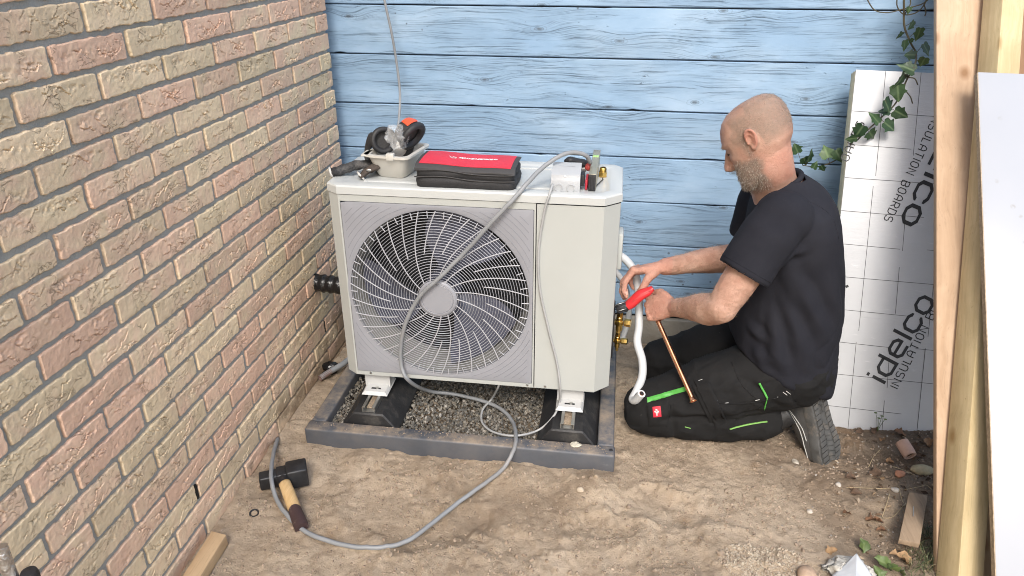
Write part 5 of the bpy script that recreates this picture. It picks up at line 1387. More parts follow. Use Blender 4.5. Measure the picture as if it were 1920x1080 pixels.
# --- face relief and colour masks in the head frame
Hm = np.array([HL[:], HF[:], HU[:]]); hp_ = (V - np.array(HO)) @ Hm.T / HS
hx_, hy_, hz_ = hp_[:, 0], hp_[:, 1] + np.interp(hp_[:, 2], [-0.11, -0.05, -0.03], [-0.004, 0.002, 0.0065]), hp_[:, 2]
ishead = (hz_ > -0.135) & (np.abs(hx_) < 0.11) & (hy_ > -0.12) & (hy_ < 0.14)
g3d = lambda x, y, z, sx, sy, sz: np.exp(-((hx_ - x) / sx) ** 2 - ((hy_ - y) / sy) ** 2 - ((hz_ - z) / sz) ** 2) * ishead
disp = np.zeros(len(V))
for s in (1, -1):
    disp -= 0.0055 * g3d(s * 0.033, 0.088, 0.011, 0.017, 0.02, 0.0095)        # eye socket
    disp += 0.0045 * g3d(s * 0.032, 0.096, 0.030, 0.024, 0.02, 0.008)         # brow
    disp += 0.0055 * g3d(s * 0.033, 0.087, 0.010, 0.0095, 0.02, 0.0060)       # lids over the eyeball
    disp -= 0.0012 * g3d(s * 0.046, 0.080, 0.006, 0.010, 0.02, 0.0025)        # laughter lines
    disp -= 0.0012 * g3d(s * 0.050, 0.078, 0.000, 0.010, 0.02, 0.0020)
    disp += 0.0030 * g3d(s * 0.046, 0.074, -0.012, 0.020, 0.03, 0.013)        # cheek
    disp -= 0.0030 * g3d(s * 0.026, 0.100, -0.040, 0.006, 0.02, 0.018)        # fold beside the mouth
    disp -= 0.0050 * g3d(s * 0.0075, 0.116, -0.0365, 0.0040, 0.006, 0.0035)   # nostril
    disp += 0.0030 * g3d(s * 0.014, 0.105, -0.030, 0.006, 0.010, 0.007)       # wing of the nose
    disp -= 0.0030 * g3d(s * 0.066, -0.020, -0.055, 0.02, 0.03, 0.03)
disp -= 0.0040 * g3d(0, 0.097, -0.064, 0.024, 0.02, 0.0030)                   # mouth line
disp += 0.0030 * g3d(0, 0.098, -0.056, 0.020, 0.02, 0.0050) + 0.0030 * g3d(0, 0.096, -0.073, 0.018, 0.02, 0.0055)
disp -= 0.0030 * g3d(0, 0.096, -0.083, 0.020, 0.02, 0.0055)
disp += 0.0045 * g3d(0, 0.094, -0.103, 0.020, 0.02, 0.012)                    # chin
beard = np.clip((-0.022 - hz_ + 0.35 * (hy_ - 0.04) * 0 + 0.010 * fbm(hx_ * 40, hy_ * 40, hz_ * 40, 3, 3)) / 0.020, 0, 1)
front = np.clip((hy_ + 0.006 + 0.008 * fbm(hx_ * 50, hy_ * 50, hz_ * 50, 3, 4)) / 0.022, 0, 1)
side_strip = np.clip(1 - np.abs(hy_ - 0.020) / 0.016, 0, 1) * (hz_ > -0.04) * (hz_ < 0.028)
cheek = np.clip((0.018 - hz_ * 1.0 - (hy_ - 0.02) * 0.55) / 0.020, 0, 1)
beard = np.clip(np.maximum(beard * front * cheek, side_strip * 0.65), 0, 1) * ishead * (hz_ > -0.135) * (np.sqrt(hx_ ** 2 + (hy_ - 0.11) ** 2 + (hz_ + 0.02) ** 2) > 0.026)
neckfade = np.clip((hz_ + 0.150) / 0.05, 0, 1); beard = beard * neckfade
hair = np.clip((hz_ - 0.000 + 0.55 * (hy_ + 0.02) * (hy_ < 0) * -0.0 + 0.008 * fbm(hx_ * 60, hy_ * 60, hz_ * 60, 3, 6)) / 0.03 + (hy_ < -0.03) * 0.9, 0, 1) * np.clip((0.045 - hy_ + 0.012 * fbm(hx_ * 45, hy_ * 45, hz_ * 45, 3, 8)) / 0.02, 0, 1) * np.clip((hz_ + 0.032) / 0.018, 0, 1)
hair = hair * np.clip((0.104 - hz_ + 0.02 * (hy_ < -0.02)) / 0.03, 0.35, 1) * ishead * (np.abs(hx_) < 0.0795)
lip = (g3d(0, 0.100, -0.060, 0.020, 0.02, 0.006) + g3d(0, 0.098, -0.071, 0.018, 0.02, 0.005)).clip(0, 1)
dark = sum(g3d(s * 0.0075, 0.117, -0.037, 0.0045, 0.006, 0.0035) for s in (1, -1)).clip(0, 1)
red = (np.clip((np.abs(hx_) - 0.079) / 0.004, 0, 1) * ishead + g3d(0, 0.116, -0.026, 0.015, 0.012, 0.012) + 0.55 * np.clip((-0.02 - hz_) / 0.05, 0, 1) * ishead * (hy_ < 0.03)).clip(0, 1)
# skin relief on arms: tendons and veins
arm_m = (V[:, 0] < 1.40) & (V[:, 2] < 0.75) & (V[:, 2] > 0.36)
disp += arm_m * (0.0011 * fbm(V[:, 0] * 22, V[:, 1] * 60, V[:, 2] * 60, 3, 12) + 0.0005 * fbm(V[:, 0] * 140, V[:, 1] * 140, V[:, 2] * 140, 2, 14))
disp += ishead * 0.0003 * fbm(V[:, 0] * 160, V[:, 1] * 160, V[:, 2] * 160, 2, 15)
hand_m = (V[:, 0] < 1.20) & (V[:, 2] > 0.3)
red = np.maximum(red, hand_m * 0.55)
V = V + N * disp[:, None]
def mat_skin():
    g = G('skin'); p = g.coord('Object'); at = lambda k: g.n('ShaderNodeAttribute', attribute_name=k).outputs['Fac']
    n1 = g.noise(p, 18, 5, 0.6); n2 = g.noise(p, 130, 4, 0.65); n3 = g.noise(p, 520, 2, 0.6)
    c = g.ramp(n1, [(0.32, (0.385, 0.205, 0.145)), (0.5, (0.480, 0.285, 0.208)), (0.68, (0.540, 0.345, 0.262))])
    c = g.mix(g.math('MULTIPLY', at('red'), 0.65), c, (0.520, 0.215, 0.160))
    c = g.mix(g.math('MULTIPLY', at('hair'), g.ramp(n2, [(0.3, 0.85), (0.7, 0.50)])), c, (0.235, 0.185, 0.145))
    c = g.mix(g.math('MULTIPLY', at('beard'), g.ramp(n2, [(0.3, 0.92), (0.7, 0.65)])), c, (0.190, 0.155, 0.122))
    c = g.mix(g.math('MULTIPLY', at('lip'), 0.5), c, (0.40, 0.15, 0.12))
    c = g.mix(g.math('MULTIPLY', at('dark'), 0.9), c, (0.05, 0.015, 0.012))
    c = g.mix(g.ramp(g.voro(p, 46.0), [(0.045, 0.5), (0.075, 0.0)]), c, (0.27, 0.125, 0.08))
    c = g.mix(g.ramp(n3, [(0.35, 0.16), (0.55, 0.0)]), c, (0.33, 0.17, 0.11))
    return g.set(Base_Color=c, Roughness=g.ramp(n2, [(0.3, 0.42), (0.7, 0.56)]), Specular_IOR_Level=0.4, Subsurface_Weight=0.08, Subsurface_Radius=(1.0, 0.35, 0.2), Subsurface_Scale=0.006,
                 Normal=g.bump(g.math('ADD', n2, g.math('MULTIPLY', n3, 0.8)), 0.0022, 0.9))
SKIN = mat_skin()
bodyo = mesh_obj('body', V, F, SKIN, man, attrs={'beard': beard, 'hair': hair, 'lip': lip, 'dark': dark, 'red': red})
# stubble and beard strands
def strands(name, weight, dens, length, cols, seed, dirbias):
    rs = np.random.RandomState(seed); idx = np.where(weight > 0.25)[0]
    pick = rs.choice(idx, dens, p=weight[idx] / weight[idx].sum()); S = []; T = []
    dn = np.array(HU) * -1
    for q, i in enumerate(pick):
        p = V[i] + rs.randn(3) * 0.0012; d = nv(N[i] + dirbias * dn + 0.35 * rs.randn(3)); w = nv(np.cross(d, rs.randn(3))) * 0.00028
        l = length * rs.uniform(0.5, 1.2) * (0.4 + 0.6 * weight[i])
        S += [p - w, p + w, p + d * l]; T.append((3 * q, 3 * q + 1, 3 * q + 2))
    g = G(name); r = g.n('ShaderNodeNewGeometry').outputs['Random Per Island']
    m = g.set(Base_Color=g.ramp(r, cols), Roughness=0.55)
    return mesh_obj(name, np.array(S), T, m, bodyo)
strands('beard', beard, 10000, 0.0062, [(0.0, (0.12, 0.085, 0.06)), (0.5, (0.26, 0.20, 0.15)), (0.8, (0.50, 0.44, 0.37)), (1.0, (0.70, 0.66, 0.60))], 5, 0.9)
strands('stubble', hair, 9000, 0.0026, [(0.0, (0.13, 0.09, 0.06)), (1.0, (0.32, 0.26, 0.21))], 6, 0.3)
fore = ((V[:, 0] > 1.205) & (V[:, 0] < 1.40) & (V[:, 2] < 0.585) & (V[:, 2] > 0.40) & (N[:, 2] > -0.3)).astype(float)
strands('arm_hair', fore, 2600, 0.0085, [(0.0, (0.16, 0.10, 0.06)), (1.0, (0.40, 0.29, 0.19))], 9, 0.5)
brow = sum(g3d(s * 0.033, 0.098, 0.029, 0.020, 0.02, 0.0035) for s in (1, -1)).clip(0, 1)
strands('eyebrow', brow, 500, 0.0035, [(0.0, (0.10, 0.07, 0.05)), (1.0, (0.30, 0.23, 0.17))], 7, 0.2)
lash = sum(g3d(s * 0.034, 0.098, 0.006, 0.012, 0.02, 0.0016) for s in (1, -1)).clip(0, 1)
strands('eyelash', lash, 300, 0.006, [(0.0, (0.02, 0.015, 0.012)), (1.0, (0.05, 0.04, 0.03))], 8, 0.6)
# finger nails
NAIL = std('fingernail', (0.62, 0.40, 0.32), 0.28, var=0.05, bump=0.0)
bvb = BVHTree.FromPolygons(V.tolist(), F)
def nail(tip, d, n):
    h = bvb.find_nearest(tip - n * 0.012)
    if h[0] is None: return
    x = h[1].cross(d).normalized(); y = h[1].cross(x)
    MB().obox(h[0] + h[1] * 0.0002, x * 0.0050, y * 0.0058, h[1] * 0.0009, 0.0008).build('fingernail', NAIL, bodyo)
for t, d, n in tipsF[:3]: nail(t, d, n)
tv = (thumbF[-1] - thumbF[-2]).normalized(); nail(thumbF[-1] - tv * 0.002, tv, (NF * 0.3 - TF).normalized())
tv = (thumbN[-1] - thumbN[-2]).normalized(); nail(thumbN[-1] - tv * 0.002, tv, (-TN - NN * -0.6).normalized())

# --- shirt
def mat_cloth(name, col, hi, rough=0.9, bs=700, lint=0.25):
    g = G(name); p = g.coord('Object'); n1 = g.noise(p, 7, 5, 0.6); n2 = g.noise(p, bs, 2, 0.6); n3 = g.noise(p, 60, 5, 0.75)
    c = g.ramp(n1, [(0.3, col), (0.7, hi)])
    c = g.mix(g.math('MULTIPLY', g.ramp(n3, [(0.66, 0.0), (0.78, 1.0)]), lint), c, (0.26, 0.24, 0.21))
    return g.set(Base_Color=c, Roughness=rough, Specular_IOR_Level=0.2, Normal=g.bump(g.math('ADD', g.math('MULTIPLY', n2, 0.35), g.math('MULTIPLY', n3, 0.4)), 0.0012, 0.8))
SHIRT = mat_cloth('black_cotton', (0.0125, 0.0130, 0.0185), (0.0200, 0.0205, 0.0265), lint=0.10)
TROUS = mat_cloth('black_workwear', (0.0095, 0.0095, 0.0100), (0.0165, 0.0163, 0.0165), lint=0.20)
sh = MB()
tl = [  # z, front x, back x, half width y, centre y
 (0.838, 1.442, 1.522, 0.066, 2.055), (0.816, 1.430, 1.556, 0.098, 2.055), (0.792, 1.425, 1.595, 0.150, 2.058), (0.762, 1.412, 1.618, 0.192, 2.060), (0.715, 1.402, 1.640, 0.206, 2.062), (0.650, 1.398, 1.660, 0.204, 2.063), (0.580, 1.396, 1.676, 0.199, 2.064),
 (0.510, 1.394, 1.688, 0.198, 2.065), (0.440, 1.391, 1.698, 0.202, 2.066), (0.375, 1.388, 1.705, 0.206, 2.068), (0.315, 1.388, 1.710, 0.209, 2.070), (0.265, 1.390, 1.712, 0.209, 2.070), (0.250, 1.394, 1.708, 0.206, 2.070)]
rings = []
for z, f, b, w, yc in tl:
    tilt = 1.45 * np.clip((0.50 - z) / 0.25, 0, 1)
    c = Vector(((f + b) / 2, yc, z)); rings.append([Vector((p.x, p.y, p.z - (p.x - c.x) * tilt * 0.35)) for p in ering(c, Vector(((b - f) / 2, 0, 0)), Vector((0, w, 0)), 44, 2.35)])
sh.loft(rings)
def sleeve(S, E, r0, r1, cut):
    d = (E - S).normalized(); e = S + d * cut
    ps = [S - d * 0.03, S + d * cut * 0.3, S + d * cut * 0.65, e]
    q = spline(ps, 6); k = np.linspace(0, 3, len(q)); sh.tube(q, list(np.interp(k, range(4), [r0 * 0.82, r0, (r0 + r1) / 2, r1])), 28)
    sh.ell(S + Vector((0.005, 0, 0.002)), (r0 * 0.98, r0 * 0.90, r0 * 0.92), 18, 12)
    return e, d
en, dn_ = sleeve(SN, EN, 0.076, 0.073, 0.178); ef, df_ = sleeve(SF, EF, 0.076, 0.074, 0.165)
Vs, Ns, Fs = remeshed(sh, 0.0055, 14, 0.6)
x, y, z = Vs.T
u1 = x * 0.75 + z * 0.55; u2 = z * 0.8 - x * 0.5
fold = 0.55 * fbm(x * 7 + z * 5, y * 5, z * 4 - x * 6, 3, 41) + 0.45 * (1 - np.abs(fbm(u1 * 9, y * 7, u2 * 3.2, 2, 43))) ** 2
low = np.clip((0.52 - z) / 0.25, 0.0, 1)
# long drag folds from the armpit and at the waist
drag = np.zeros(len(Vs))
for (p0, p1, wdt, amp) in ((( 1.47, 1.86, 0.64), (1.64, 1.88, 0.40), 0.020, 0.007), ((1.46, 1.86, 0.60), (1.60, 1.86, 0.30), 0.018, 0.006), ((1.44, 1.86, 0.55), (1.52, 1.87, 0.27), 0.018, 0.006), ((1.60, 1.87, 0.62), (1.68, 1.92, 0.42), 0.02, 0.005),
                            ((1.42, 1.89, 0.35), (1.66, 1.90, 0.27), 0.014, 0.007), ((1.46, 1.88, 0.31), (1.68, 1.93, 0.235), 0.013, 0.007), ((1.41, 1.92, 0.42), (1.56, 1.88, 0.36), 0.014, 0.006), ((1.395, 1.85, 0.685), (1.43, 1.82, 0.62), 0.012, 0.006), ((1.44, 1.83, 0.72), (1.40, 1.81, 0.61), 0.012, 0.005), ((1.47, 1.84, 0.66), (1.52, 1.87, 0.70), 0.012, 0.006)):
    a, b = vec(*p0), vec(*p1); ab = b - a; t = np.clip(((Vs - a) @ ab) / (ab @ ab), 0, 1); dd_ = np.linalg.norm(Vs - (a + t[:, None] * ab), axis=1)
    wob = 1 + 0.4 * fbm(x * 14, y * 14, z * 14, 2, 47)
    drag += amp * np.exp(-(dd_ / (wdt * wob)) ** 2) * np.sin(np.pi * np.clip(t * 0.9 + 0.08, 0, 1)) - amp * 0.6 * np.exp(-((dd_ - wdt * 1.9) / (wdt * 0.8)) ** 2) * np.sin(np.pi * np.clip(t * 0.9 + 0.08, 0, 1))
crs = np.exp(-np.abs(fbm(x * 6 + z * 5, y * 6, z * 7 - x * 5, 2, 59)) / 0.06) * np.clip(0.25 + fbm(x * 4, y * 4, z * 4, 2, 60), 0, 1)
Vs = Vs + Ns * (0.0115 * fold * (0.55 + 0.9 * low) + 1.3 * drag - 0.0055 * crs)[:, None]
# open the sleeves, the neck and the hem
keep = []
cs = np.array([Vs[list(f)].mean(0) for f in Fs])
for e, d in ((en, dn_), (ef, df_)):
    e_, d_ = np.array(e), np.array(d); t = (cs - e_) @ d_; r = np.linalg.norm(cs - e_ - t[:, None] * d_, axis=1)
    keep.append((t > -0.004) & (r < 0.11))
bad = keep[0] | keep[1] | (cs[:, 2] > 0.834)
Fs = [f for f, b_ in zip(Fs, bad) if not b_]
shirt = mesh_obj('shirt', Vs, Fs, SHIRT, man)
m_ = shirt.modifiers.new('cloth_thickness', 'SOLIDIFY'); m_.thickness = 0.0022; m_.offset = -1
bvs = BVHTree.FromPolygons(Vs.tolist(), Fs)
# hems as stitched ridges, collar as a rib
def hem(e, d, r, back, name):
    pts = []
    d = Vector(d); a = Vector((0, 0, 1)); x_ = d.cross(a).normalized(); y_ = d.cross(x_)
    for j in range(49):
        w = 2 * math.pi * j / 48; o_ = Vector(e) - d * back + (x_ * math.cos(w) + y_ * math.sin(w)) * 0.14
        h = bvs.ray_cast(o_, (Vector(e) - d * back - o_).normalized(), 0.14)
        if h[0] is not None and (h[0] - (Vector(e) - d * back)).length < 0.092: pts.append(h[0] + h[1] * 0.0003)
    if len(pts) > 5: MB().tube(pts, 0.0011, 5).build(name, SHIRT, shirt, smooth=180)
hem(en, dn_, 0.08, 0.020, 'sleeve_seam'); hem(en, dn_, 0.08, 0.0045, 'sleeve_edge'); hem(ef, df_, 0.08, 0.0045, 'sleeve_edge')
cr = []
for j in range(36):
    a = 2 * math.pi * j / 36
    cr.append(Vector((1.463 + 0.056 * math.cos(a), 2.050 + 0.070 * math.sin(a), 0.812 + 0.027 * math.cos(a))))
cr.append(cr[0]); MB().tube(cr, 0.0075, 10, flat=1.2).build('collar', SHIRT, shirt, smooth=180)
# shoulder seam
sm = []
for j in range(40):
    a = math.pi * (j / 39) * 1.25 - 0.35; c = SN + Vector((0.012, 0.045, 0.0)); d = Vector((math.cos(a), -0.25, math.sin(a))).normalized()
    h = bvs.ray_cast(c + d * 0.2, -d, 0.25)
    if h[0] is not None: sm.append(h[0] + h[1] * 0.0002)
if len(sm) > 4: MB().tube(sm, 0.0010, 5).build('shoulder_seam', SHIRT, shirt, smooth=180)

# --- trousers
tr = MB()
tr.ell((1.598, 2.070, 0.262), (0.118, 0.195, 0.105), 24, 16)
for h, kk, an, s in ((HIPN, KN, AN, -1), (HIPF, KF, AF, 1)):
    mid = h.lerp(kk, 0.5)
    limb(tr, [h + Vector((0, 0, -0.005)), h.lerp(kk, 0.33) + Vector((0, 0, 0.008)), h.lerp(kk, 0.68) + Vector((0, 0, 0.002)), kk + Vector((0.012, 0, 0.006))], [0.112, 0.104, 0.092, 0.076], 26)
    limb(tr, [kk + Vector((0.010, 0, -0.004)), kk.lerp(an, 0.35) + Vector((0, -0.010, -0.012)), kk.lerp(an, 0.7) + Vector((0, -0.006, -0.008)), an + Vector((-0.012, 0, 0.0))], [0.074, 0.069, 0.070, 0.063], 26)
Vt, Nt, Ft = remeshed(tr, 0.0055, 8, 0.6)
x, y, z = Vt.T
wr = 0.5 * fbm(x * 9 + z * 4, y * 9, z * 9 - x * 3, 3, 51) + 0.7 * np.clip(1 - np.abs(fbm(x * 13 - z * 9, y * 6, z * 12 + x * 4, 2, 53)), 0, 1) ** 2.2
crs = np.exp(-np.abs(fbm(x * 11 + z * 6, y * 8, z * 15 - x * 5, 2, 57)) / 0.07) * np.clip(0.5 + fbm(x * 5, y * 5, z * 5, 2, 58), 0, 1)
Vt = Vt + Nt * (0.0105 * wr - 0.0075 * crs)[:, None]
for (p0, p1, wdt, amp) in (((1.20, 1.87, 0.10), (1.52, 1.875, 0.155), 0.012, -0.012), ((1.36, 1.86, 0.17), (1.56, 1.87, 0.10), 0.014, 0.008), ((1.30, 1.86, 0.07), (1.52, 1.875, 0.06), 0.012, -0.007), ((1.44, 1.87, 0.26), (1.54, 1.87, 0.17), 0.012, -0.008), ((1.22, 1.87, 0.15), (1.24, 1.88, 0.05), 0.010, -0.006),
                           ((1.24, 1.9, 0.20), (1.40, 1.88, 0.24), 0.014, 0.006), ((1.22, 2.13, 0.17), (1.36, 2.11, 0.12), 0.012, -0.009)):
    a, b = vec(*p0), vec(*p1); ab = b - a; t = np.clip(((Vt - a) @ ab) / (ab @ ab), 0, 1); dd_ = np.linalg.norm(Vt - (a + t[:, None] * ab), axis=1)
    Vt = Vt + Nt * (amp * np.exp(-(dd_ / wdt) ** 2))[:, None]
gh = ground_h(Vt[:, 0], Vt[:, 1]); Vt[:, 2] = np.where(Vt[:, 2] < gh + 0.002, gh + 0.002 + (Vt[:, 2] - gh) * 0.1, Vt[:, 2])
trousers = mesh_obj('trousers', Vt, Ft, TROUS, man)
bvt = BVHTree.FromPolygons(Vt.tolist(), Ft)
def on(u, v, off=0.0008, tree=None):
    d = (P(u, v, y=2.0) - CAM).normalized(); h = (tree or bvt).ray_cast(CAM, d)
    if h[0] is None: return None
    n = h[1] if h[1].dot(d) < 0 else -h[1]
    return h[0] + n * off
def patchgrid(quad, nu, nv_, off, th, mat, name, parent, tree=None):
    """cloth patch lying on the garment: quad of four outline points, pillowed edges"""
    V_ = []; ok = True
    a, b, c, d = [Vector(q) for q in quad]
    for j in range(nv_ + 1):
        for i in range(nu + 1):
            s, t = i / nu, j / nv_; q = a.lerp(b, s).lerp(d.lerp(c, s), t)
            e = min(s, 1 - s, t, 1 - t); p = on(q.x, q.y, off + th * min(1, e * 12), tree)
            if p is None: return None
            V_.append(p)
    k = nu + 1; F_ = [(j * k + i, j * k + i + 1, (j + 1) * k + i + 1, (j + 1) * k + i) for j in range(nv_) for i in range(nu)]
    return MB().add(V_, F_).build(name, mat, parent, smooth=60, fix=False)
def line_on(pts, r, mat, name, parent, flat=1.0, tree=None, n=5):
    q = [on(p.x, p.y, r * 0.5, tree) for p in spline([(a, b, 0) for a, b in pts], n)]
    q = [p for p in q if p is not None]
    if len(q) > 1: return MB().tube(q, r, 7, flat=flat).build(name, mat, parent, smooth=180)
GREEN = std('green_zip', (0.075, 0.34, 0.055), 0.5, var=0.1)
LIME = std('lime_trim', (0.18, 0.38, 0.09), 0.6, var=0.1)
REDP = std('red_patch', (0.56, 0.022, 0.045), 0.6, var=0.05)
STITCH = std('white_stitch', (0.55, 0.55, 0.53), 0.8)
patchgrid([(1212, 757), (1255, 745), (1252, 798), (1216, 800)], 14, 12, 0.001, 0.004, TROUS, 'knee_pocket', trousers)
patchgrid([(1213, 746), (1285, 725), (1286, 733), (1214, 755)], 24, 4, 0.0025, 0.0015, GREEN, 'zip', trousers)
line_on([(1213, 751), (1250, 741), (1285, 729)], 0.0016, std('zip_teeth', (0.05, 0.22, 0.04), 0.5), 'zip_teeth', trousers)
rp = patchgrid([(1224, 763), (1239, 761), (1240, 779), (1226, 781)], 6, 6, 0.0062, 0.0012, REDP, 'emblem_patch', trousers)
for cx, cy, w, h in ((1231.5, 768, 2.0, 1.6), (1229, 771, 1.4, 1.4), (1234.5, 770.5, 1.5, 1.3), (1232, 772.5, 2.4, 1.8), (1232, 776, 1.0, 2.2)):
    patchgrid([(cx - w, cy - h), (cx + w, cy - h), (cx + w, cy + h), (cx - w, cy + h)], 4, 4, 0.0072, 0.0006, STITCH, 'emblem', rp if rp else trousers)
patchgrid([(1300, 713), (1330, 716), (1364, 790), (1343, 806)], 12, 16, 0.002, 0.006, TROUS, 'pocket_flap', trousers)
patchgrid([(1296, 722), (1312, 718), (1346, 792), (1330, 792)], 8, 16, 0.0015, 0.004, TROUS, 'pocket_flap', trousers)
line_on([(1368, 804), (1400, 796), (1438, 790)], 0.0034, LIME, 'trim', trousers, flat=0.6)
line_on([(1284, 800), (1295, 803)], 0.0022, LIME, 'trim', trousers, flat=0.6)
line_on([(1424, 718), (1434, 736), (1439, 746)], 0.0032, GREEN, 'zip', trousers)
line_on([(1439, 746), (1436, 757), (1433, 768)], 0.0018, GREEN, 'zip_puller', trousers)
line_on([(1372, 680), (1390, 720), (1418, 748)], 0.0013, TROUS, 'seam', trousers)
line_on([(1330, 752), (1370, 757), (1420, 753), (1470, 742)], 0.0014, TROUS, 'seam', trousers)
line_on([(1250, 800), (1256, 780), (1258, 760)], 0.0010, TROUS, 'seam', trousers)
for a, b in (((1309, 714), (1317, 711)), ((1338, 754), (1346, 751)), ((1358, 756), (1366, 755)), ((1416, 751), (1424, 749)), ((1452, 747), (1459, 744)), ((1468, 735), (1476, 741)), ((1474, 733), (1482, 739))):
    line_on([a, ((a[0] + b[0]) / 2, (a[1] + b[1]) / 2), b], 0.0009, STITCH, 'stitch', trousers)

# --- shoes
SHOEG = std('shoe_leather', (0.085, 0.085, 0.084), 0.55, var=0.25, scale=20, bump=0.001, bscale=160, dirt=(0.26, 0.22, 0.175), dirt_amt=0.22, dscale=14)
SHOED = std('shoe_dark', (0.022, 0.022, 0.023), 0.45, var=0.3, bump=0.001)
SOLE = std('shoe_sole', (0.072, 0.072, 0.070), 0.7, var=0.25, scale=30, bump=0.001, dirt=(0.27, 0.225, 0.175), dirt_amt=0.3, dscale=18)
PIPG = std('shoe_piping', (0.40, 0.40, 0.38), 0.5)
def shoe(parent, Hh, l, n, name):
    """Hh heel centre on the sole, l heel to toe, n sole normal outward"""
    s = empty(name, Hh, parent=None); s.parent = parent; s.location = Vector(Hh) - wloc(parent)
    l = l.normalized(); n = (n - l * n.dot(l)).normalized(); w = n.cross(l)
    q = lambda a, b, c: Vector(Hh) + l * a * 0.90 + w * b * 1.12 - n * c * 1.30          # c: height above the sole
    def wid(a):
        return float(np.interp(a, [-0.012, -0.006, 0.01, 0.05, 0.11, 0.17, 0.21, 0.245, 0.262, 0.270], [0.012, 0.024, 0.034, 0.036, 0.036, 0.046, 0.046, 0.034, 0.019, 0.006]))
    avals = np.concatenate([np.linspace(-0.012, 0.02, 6), np.linspace(0.04, 0.22, 12), np.linspace(0.235, 0.270, 7)])
    out = [(a, wid(a)) for a in avals]
    spring = lambda a: 0.016 * max(0, (a - 0.17) / 0.10) ** 1.6
    poly = [(a, b) for a, b in out] + [(a, -b) for a, b in reversed(out)]
    rings = [[q(a, b * k, c + spring(a)) for a, b in poly] for c, k in ((-0.002, 0.96), (0.0, 1.0), (0.020, 1.02), (0.024, 0.98))]
    MB().loft(rings).build('sole', SOLE, s, smooth=35)
    # tread blocks standing proud of the sole
    rs = random.Random(4)
    for row in range(15):
        a = 0.002 + 0.0175 * row; wd = wid(a + 0.008) - 0.004; m = 3 if wd > 0.028 else 2
        for c in range(m):
            b0 = -wd + 2 * wd * c / m + 0.0014; b1 = -wd + 2 * wd * (c + 1) / m - 0.0014; sk = 0.006 * (1 if c % 2 else -1)
            if row in (2, 3, 4) and c == 1 and m == 3: continue
            pl_ = [(a, b0), (a + 0.0145, b0 + rs.uniform(-.002, .002)), (a + 0.0145 + sk, b1), (a + sk, b1)]
            if max(p[0] for p in pl_) > 0.262: continue
            MB().prism([q(x_, y_, -0.0018 + spring(x_)) for x_, y_ in pl_], n * 0.0040).build('tread_block', SOLE, s, smooth=0)
    for k in range(3):
        MB().tube([q(0.052 + (0.018 - 0.005 * k) * math.cos(t), (0.011 - 0.003 * k) * math.sin(t), -0.0035) for t in np.linspace(0, 2 * math.pi, 22)], 0.0012, 5).build('tread_ring', SOLE, s)
    # upper
    hs = lambda a: float(np.interp(a, [-0.012, 0.0, 0.04, 0.09, 0.13, 0.17, 0.21, 0.245, 0.27], [0.075, 0.085, 0.092, 0.095, 0.085, 0.066, 0.052, 0.042, 0.016]))
    rings = []
    for a in avals:
        wd = wid(a) * 0.985; h = hs(a); rg = []
        for j in range(19):
            t = math.pi * j / 18; cb = math.cos(t); sb = math.sin(t) ** 0.75
            nar = 1 - 0.38 * (sb ** 2) * (1 if a < 0.15 else 0.55)
            rg.append(q(a * (1 if a > 0.0 else 1), wd * cb * nar, 0.020 + spring(a) + (h - 0.02) * sb))
        rings.append(rg)
    MB().loft(rings, cap=True).build('upper', SHOEG, s, smooth=60)
    # toe guard, padded collar, swoosh-like overlays as piping
    rings = []
    for a in np.linspace(0.215, 0.272, 8):
        wd = wid(a) * 1.02; h = hs(a) + 0.0018; rings.append([q(a, wd * math.cos(t) * (1 - 0.2 * math.sin(t) ** 2), 0.019 + spring(a) + (h - 0.02) * math.sin(t) ** 0.75) for t in np.linspace(0, math.pi, 17)])
    MB().loft(rings, cap=False, closed=False).build('toe_guard', SHOED, s, smooth=60)
    for sgn in (1, -1):
        for k, (pa) in enumerate((((0.01, 0.090), (0.06, 0.066), (0.12, 0.046), (0.19, 0.038), (0.225, 0.036)), ((0.03, 0.082), (0.07, 0.054), (0.11, 0.038), (0.15, 0.030)))):
            pts = []
            for a, c in spline([(a, c, 0) for a, c in pa], 5) and [(p.x, p.y) for p in spline([(a, c, 0) for a, c in pa], 5)]:
                h = hs(a); sb = min(0.98, max(0.0, (c - 0.020) / (h - 0.02))); t = math.asin(sb ** (1 / 0.75)) if sb > 0 else 0
                nar = 1 - 0.38 * (math.sin(t) ** 1.5) * (1 if a < 0.15 else 0.55)
                pts.append(q(a, sgn * (wid(a) * 0.985 * math.cos(t) * nar + 0.0012), c + spring(a)))
            MB().tube(pts, 0.0016, 6).build('piping', PIPG, s, smooth=180)
    for a in (0.10, 0.115, 0.130):
        MB().tube([q(a, 0.021 * math.cos(t), 0.022 + (hs(a) - 0.018) * math.sin(t) ** 0.5) for t in np.linspace(0.9, math.pi - 0.9, 9)], 0.0030, 6).build('lace', SHOED, s, smooth=180)
    return s
for _a in (AN, AF):
    MB().tube(spline([_a + Vector((-0.03, 0, 0.0)), _a + Vector((0.02, 0.0, 0.012)), _a + Vector((0.055, 0.004, 0.035))], 5), 0.044, 18).build('sock', SHOED, man, smooth=180)
SH_L = Vector((0.29, -0.43, -0.85)) * 1.0; SH_N = Vector((0.50, -0.52, 0.42))
shoe(man, P(1530, 737, y=1.955), SH_L, SH_N, 'shoe')
shoe(man, P(1530, 737, y=1.955) + Vector((0.01, 0.21, 0.0)), SH_L, Vector((0.9, 0.1, 0.35)), 'shoe')

